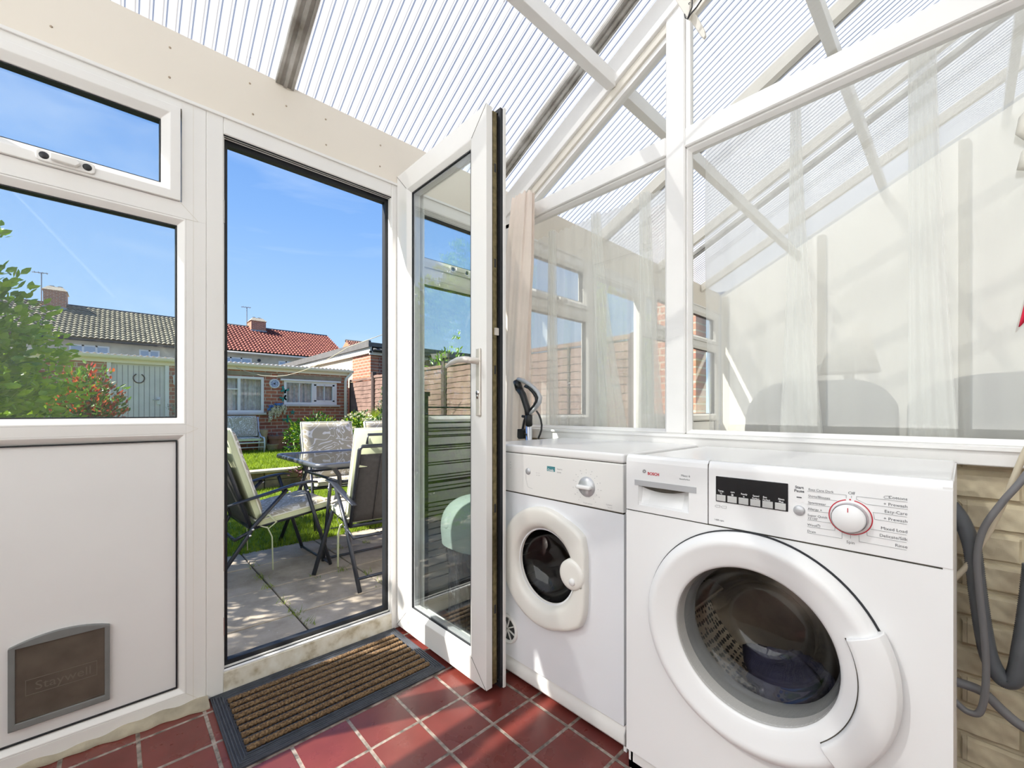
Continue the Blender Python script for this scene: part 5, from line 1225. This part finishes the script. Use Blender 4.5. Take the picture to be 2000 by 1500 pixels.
def house(name, x0, x1, label, tmat, wins, chim, gut, vent=None, eaves=(30, 4.60), ridge=(34.5, 6.88)):
    h = empty(name, ((x0+x1)/2, 32, 0), label, 'house', 'terraced houses beyond the garden')
    MB().prism([(eaves[0]+.25, -.4), (2*ridge[0]-eaves[0], -.4), (2*ridge[0]-eaves[0], eaves[1]), (ridge[0], ridge[1]-.05), (eaves[0]+.25, eaves[1]+.05)], (0,0,0), (0,1,0), (0,0,1), (1,0,0), x0, x1).build('wall', M['render_beige'], h)
    pantiles(x0, x1, eaves[0], eaves[1], ridge[0], ridge[1]).build('roof', tmat, h, fix=False)
    MB().tube([(x0, ridge[0], ridge[1]+.03), (x1, ridge[0], ridge[1]+.03)], .11, 8).build('ridge', M['dark_ridge'], h, smooth=True)
    MB().tube([(x0, eaves[0]-.02, eaves[1]-.05), (x1, eaves[0]-.02, eaves[1]-.05)], .06, 8).build('gutter', gut, h, smooth=True)
    for a, b, zt in wins:
        n_ = 3 if b-a > 1.1 else 2; f = MB().frame((a, b, zt-1.1, zt), [(0, -.03), (.07, -.03), (.07, .03), (0, .03)], o=(0, eaves[0]+.25, 0))
        for k_ in range(1, n_): x = a+(b-a)*k_/n_; f.box(x-.04, x+.04, eaves[0]+.22, eaves[0]+.28, zt-1.1, zt)
        fo = f.build('window', M['pvc'], h)
        MB().box(a+.05, b-.05, eaves[0]+.235, eaves[0]+.245, zt-1.05, zt-.05).build('pane', M['house_pane'], fo)
    cx0_, cx1_, zt = chim
    c_ = MB().box(cx0_, cx1_, ridge[0]-.75, ridge[0]+.6, ridge[1]-.7, zt); co = c_.build('chimney', M['brick_x'], h)
    MB().add([(cx0_-.06, ridge[0]-.81, zt), (cx1_+.06, ridge[0]-.81, zt), (cx1_+.06, ridge[0]+.66, zt), (cx0_-.06, ridge[0]+.66, zt), (cx0_+.15, ridge[0]-.5, zt+.25), (cx1_-.15, ridge[0]-.5, zt+.25), (cx1_-.15, ridge[0]+.4, zt+.25), (cx0_+.15, ridge[0]+.4, zt+.25)], [(0,3,2,1), (4,5,6,7), (0,1,5,4), (1,2,6,5), (2,3,7,6), (3,0,4,7)]).build('chimney_cap', M['mortar'], co)
    for k_ in (.33, .7): MB().lathe([(.10, 0), (.08, .18), (.11, .2)], (cx0_+(cx1_-cx0_)*k_, ridge[0]-.1, zt+.15), (0,0,1), (1,0,0), 12).build('chimney_pot', M['stone'], co)
    MB().box(cx0_-.04, cx1_+.04, ridge[0]-.79, ridge[0]-.74, ridge[1]-.75, ridge[1]-.22).build('flashing', M['lead'], co)
    ax_, az = (cx0_-.12, zt+1.0); m = MB().tube([(ax_, ridge[0], ridge[1]), (ax_, ridge[0], az)], .025, 6); m.tube([(ax_-.35, ridge[0], az-.02), (ax_+.25, ridge[0], az+.02)], .02, 6)
    for q in (-.25, -.1, .05, .2): m.tube([(ax_+q, ridge[0]-.18, az), (ax_+q, ridge[0]+.18, az)], .015, 5)
    m.build('aerial', M['antenna'], co)
    if vent: MB().lathe([(0, .02), (.10, .02)], (vent[0], eaves[0]+.25, vent[1]), (0,-1,0), (1,0,0), 16).build('flue', M['black'], h)
    return h
house('terraced_house', -12, 2.98, 'terraced house with lichened grey-brown pantile roof and a chimney, left window view', M['tile_grey'], ((-1.6, -.15, 4.32), (1.0, 1.85, 4.30)), (-2.75, -1.90, 7.55), M['black_pipe'])
house('terraced_house', 2.98, 12.3, 'terraced house with bright red pantile roof and small chimney, seen through the doorway', M['tile_red'], ((4.6, 6.25, 4.26), (7.75, 9.1, 4.24)), (6.95, 7.85, 7.3), M['gutter'], (6.65, 4.18))
h3 = empty('terraced_house', (18, 37, 0), 'house with orange brick gable end and dark tiled roof behind the extension', 'house', 'terraced houses beyond the garden')
MB().prism([(32.5, -.4), (40, -.4), (40, 4.6), (36.2, 7.0), (32.5, 4.6)], (0,0,0), (0,1,0), (0,0,1), (1,0,0), 14.5, 24).build('wall', M['brick_house'], h3)
pantiles(14.45, 24, 32.3, 4.5, 36.2, 7.02).build('roof', tilem('brown_pantiles', (.14, .05, .035), (.22, .09, .06), (.3, .13, .08)), h3, fix=False)
MB().tube([(14.45, 36.2, 7.05), (24, 36.2, 7.05)], .11, 8).build('ridge', M['dark_ridge'], h3, smooth=True)

# ------------------------------------------------------------ fence
fe = empty('garden_fence', (4.15, 6, 0), 'brown overlapping-board fence running along the right side of the garden', 'fence')
posts = [2.45, 4.25, 6.05, 7.0, 8.82]; posts = [2.45, 4.28, 6.10, 6.99, 8.82, 10.10]
for a, b in zip(posts, posts[1:]):
    t_ = 1.70+.045*(10.1-(a+b)/2)/3; m = MB(); z = .0; k_ = 0
    while z < t_-.06:
        y_ = a+.05; n_ = 14; vs_ = []; ph = random.random()*6
        for i in range(n_+1):
            y = a+.04+(b-a-.08)*i/n_; wv_ = .006*sin(y*9+ph)+.003*sin(y*23+ph)
            vs_ += [(4.150, y, z+wv_), (4.128, y, z-.012+wv_), (4.140, y, z+.105+wv_), (4.152, y, z+.105+wv_)]
        m.add(vs_, [(i*4+j, i*4+(j+1) % 4, i*4+4+(j+1) % 4, i*4+4+j) for i in range(n_) for j in range(4)]); z += .092
    m.build('board_panel', M['fence'], fe)
    MB().box(4.115, 4.165, a+.04, b-.04, t_-.03, t_+.02).build('capping', M['fence'], fe)
    ys_ = [(a+b)/2] if b-a > 1.5 else []
    for y in ys_+[a+.055, b-.055]: MB().box(4.112, 4.128, y-.014, y+.014, 0, t_-.02).build('batten', M['fence_dk'], fe)
for y in posts[:-1]: MB().box(4.10, 4.18, y-.04, y+.04, GZ, 1.83).build('post', M['fence_dk'], fe)
# brick wall of the neighbouring house
nh = struct(MB().box(4.3, 4.55, YF+.12, 2.44, -.2, 3.2).build('boundary_brick_wall', M['brick_y']))
# shed and tree beyond the fence
sh = empty('garden_shed', (7.4, 10.4, 0), 'pale shed with dark roof beyond the fence, seen through the door glass', 'shed')
MB().box(6.4, 9.5, 9.2, 12.5, 0, 2.35).build('wall', plain('pale_shed_boards', (.55, .55, .50), .8), sh)
MB().add([(6.2, 9.0, 2.36), (9.7, 9.0, 2.36), (9.7, 12.7, 2.36), (6.2, 12.7, 2.36), (6.2, 9.0, 2.46), (9.7, 9.0, 2.46), (9.7, 12.7, 2.75), (6.2, 12.7, 2.75)], [(0,3,2,1), (4,5,6,7), (0,1,5,4), (1,2,6,5), (2,3,7,6), (3,0,4,7)]).build('roof', M['felt'], sh)

# ------------------------------------------------------------ shrubs and trees
def leaf(m, p, d, l_, wd, fold=.25):
    """one folded leaf at p pointing along d"""
    d = Vector(d).normalized(); u = Vector((random.gauss(0,1), random.gauss(0,1), random.gauss(0,1))); s_ = d.cross(u).normalized(); n_ = s_.cross(d); p = Vector(p)
    k = len(m.v)
    for q in (p, p+d*l_*.35+s_*wd-n_*wd*fold, p+d*l_*.7+s_*wd*.8-n_*wd*fold, p+d*l_-n_*wd*.3, p+d*l_*.7-s_*wd*.8-n_*wd*fold, p+d*l_*.35-s_*wd-n_*wd*fold, p+d*l_*.5): m.v.append(tuple(q))
    for f in ((0,1,6), (1,2,6), (2,3,6), (3,4,6), (4,5,6), (5,0,6)): m.f.append(tuple(k+i for i in f)); m.m.append(0)
def shrub(name, c, rad, n_, l_, wd, mat, label, cat='shrub', twigs=60, group=None, seed=1, shell=.55, keep=None, sub=None, up=.35, trunk=None):
    random.seed(seed); r_ = empty(name, (c[0], c[1], c[2]-rad[2]), label, cat, group); m = MB(); m2 = MB(); tips = []
    for i in range(int(n_/9)):
        while True:
            v = Vector((random.gauss(0,1), random.gauss(0,1), random.gauss(0,1))).normalized()
            k_ = random.uniform(shell, 1)*(1+.13*sin(7*v.x+3*v.z+seed)+.10*sin(11*v.y-5*v.z)); p = Vector((c[0]+rad[0]*v.x*k_, c[1]+rad[1]*v.y*k_, c[2]+rad[2]*v.z*k_))
            if keep is None or keep(p): break
        tips.append(p)
        for j in range(9):
            d = (v+Vector((random.gauss(0,.6), random.gauss(0,.6), random.gauss(0,.5)+up))); q = p+Vector((random.gauss(0,1), random.gauss(0,1), random.gauss(0,1)))*l_*.55
            leaf(m2 if sub and sub[0](q) and random.random() < sub[2] else m, q, d, l_*random.uniform(.7, 1.25), wd*random.uniform(.8, 1.2))
    m.build('foliage', mat, r_, fix=False)
    if sub and m2.f: m2.build('young_foliage', sub[1], r_, fix=False)
    b = MB(); base = Vector((c[0], c[1], c[2]-rad[2]))
    for p in random.sample(tips, min(twigs, len(tips))):
        st_ = base+Vector((random.gauss(0,.1)*rad[0], random.gauss(0,.1)*rad[1], 0)); mid = (st_+p)/2+Vector((random.gauss(0,.08), random.gauss(0,.08), random.uniform(-.05, .15)))
        b.tube([st_, mid, p], [.012*max(rad), .008*max(rad), .003*max(rad)], 5)
    b.build('stems', M['bark'], r_, smooth=True); return r_
shrub('laurel_bush', (-2.0, 4.6, .95), (1.98, 2.0, 1.98), 74000, .062, .0165, M['laurel'], 'large glossy green laurel bush filling the lower left of the near window', 'bush', 200, seed=4, shell=.70)
shrub('photinia_shrub', (-.24, 7.2, .70), (.33, .45, .88), 6000, .065, .014, M['photinia_g'], 'photinia shrub with red young leaves beside the grey boarded door', 'shrub', 60, seed=6, shell=.35, sub=(lambda q: q.z > .9 or q.x > -.08, M['photinia_r'], .36))
shrub('grey_leaved_plant', (.84, 9.9, .66), (.14, .16, .50), 900, .05, .010, M['grey_leaf'], 'small grey-leaved plant by the outbuilding wall at the window edge', 'plant', 20, seed=8, shell=.2)
shrub('dark_shrub', (2.95, 8.9, .50), (.50, .5, .38), 3500, .085, .012, M['dark_leaf'], 'dark green feathery shrub against the outbuilding, behind the patio chair', 'shrub', 30, seed=9, shell=.2, sub=(lambda q: True, M['lime_leaf'], .18))
fb = shrub('choisya_shrub', (3.22, 7.45, .50), (.42, .42, .42), 3600, .06, .013, M['dark_leaf'], 'shrub covered in cream white flowers behind the patio table', 'shrub', 30, seed=10, shell=.3, sub=(lambda q: True, M['lime_leaf'], .3))
random.seed(3); rng = random.Random(5); m = MB()
for i in range(110):
    v = Vector((rng.gauss(0,1), rng.gauss(0,1)-.5, rng.gauss(0,1)+.3)).normalized(); petals(m, (3.22+.44*v.x, 7.45+.44*v.y, .50+.46*v.z), .035, 14)
m.build('white_flower', M['white_petal'], fb, fix=False)
pa = empty('palm_shrub', (3.86, 7.75, .1), 'spiky lime green fan-leaved shrub in front of the fence', 'shrub')
m = MB()
for i in range(46):
    a = rng.uniform(0, 2*pi); el = rng.uniform(.1, 1.3); d = Vector((cos(a)*cos(el), sin(a)*cos(el), sin(el))); o_ = Vector((3.86, 7.75, .55)); tip = o_+d*rng.uniform(.25, .42); s_ = d.cross(Vector((0,0,1))).normalized(); n2 = s_.cross(d)
    for k_ in range(15):
        t = (k_-7)/7*1.25; dd_ = (d*cos(t)+s_*sin(t)+n2*.15*cos(t)).normalized(); l_ = .22*(1-.12*abs(t)); sd = dd_.cross(n2).normalized()*.0065
        m.add([tip-sd*.4, tip+dd_*l_*.5+sd, tip+dd_*l_, tip+dd_*l_*.5-sd], [(0,1,2), (0,2,3)])
m.build('fan_leaf', M['lime_leaf'], pa, fix=False); m = MB()
for i in range(20): a = rng.uniform(0, 2*pi); m.tube([(3.86, 7.75, .0), (3.86+.2*cos(a), 7.75+.2*sin(a), .7)], .008, 5)
m.build('stems', M['bark'], pa, smooth=True)
shrub('variegated_climber', (3.62, 7.12, .80), (.17, .2, .72), 3400, .045, .012, M['dark_leaf'], 'tall light-flecked climbing shrub in front of the brown fence at the door edge', 'shrub', 40, seed=12, shell=.3, sub=(lambda q: True, M['grey_leaf'], .5))
shrub('dwarf_purple_shrub', (2.15, 6.3, .12), (.32, .2, .16), 900, .05, .012, plain('purple_leaf', (.16, .06, .07), .6, var=.3), 'low purple-leaved bedding by the raised edge beyond the table', 'plant', 10, seed=21, shell=.2)
shrub('slender_tree', (5.2, 7.6, 1.18), (.40, .5, 1.30), 1400, .10, .02, M['laurel'], 'thin-leaved young tree above the fence, seen through the door glass', 'tree', 60, seed=15, shell=.1)
tag(MB().sphere((2.86, 8.2, .60), .06, 14, 10, (1, 1, 1.2)).build('stone_ball', M['stone'], smooth=True), 'small rounded stone finial among the shrubs behind the patio chair', 'garden ornament')
sb = empty('x'); bpy.data.objects.remove(sb)
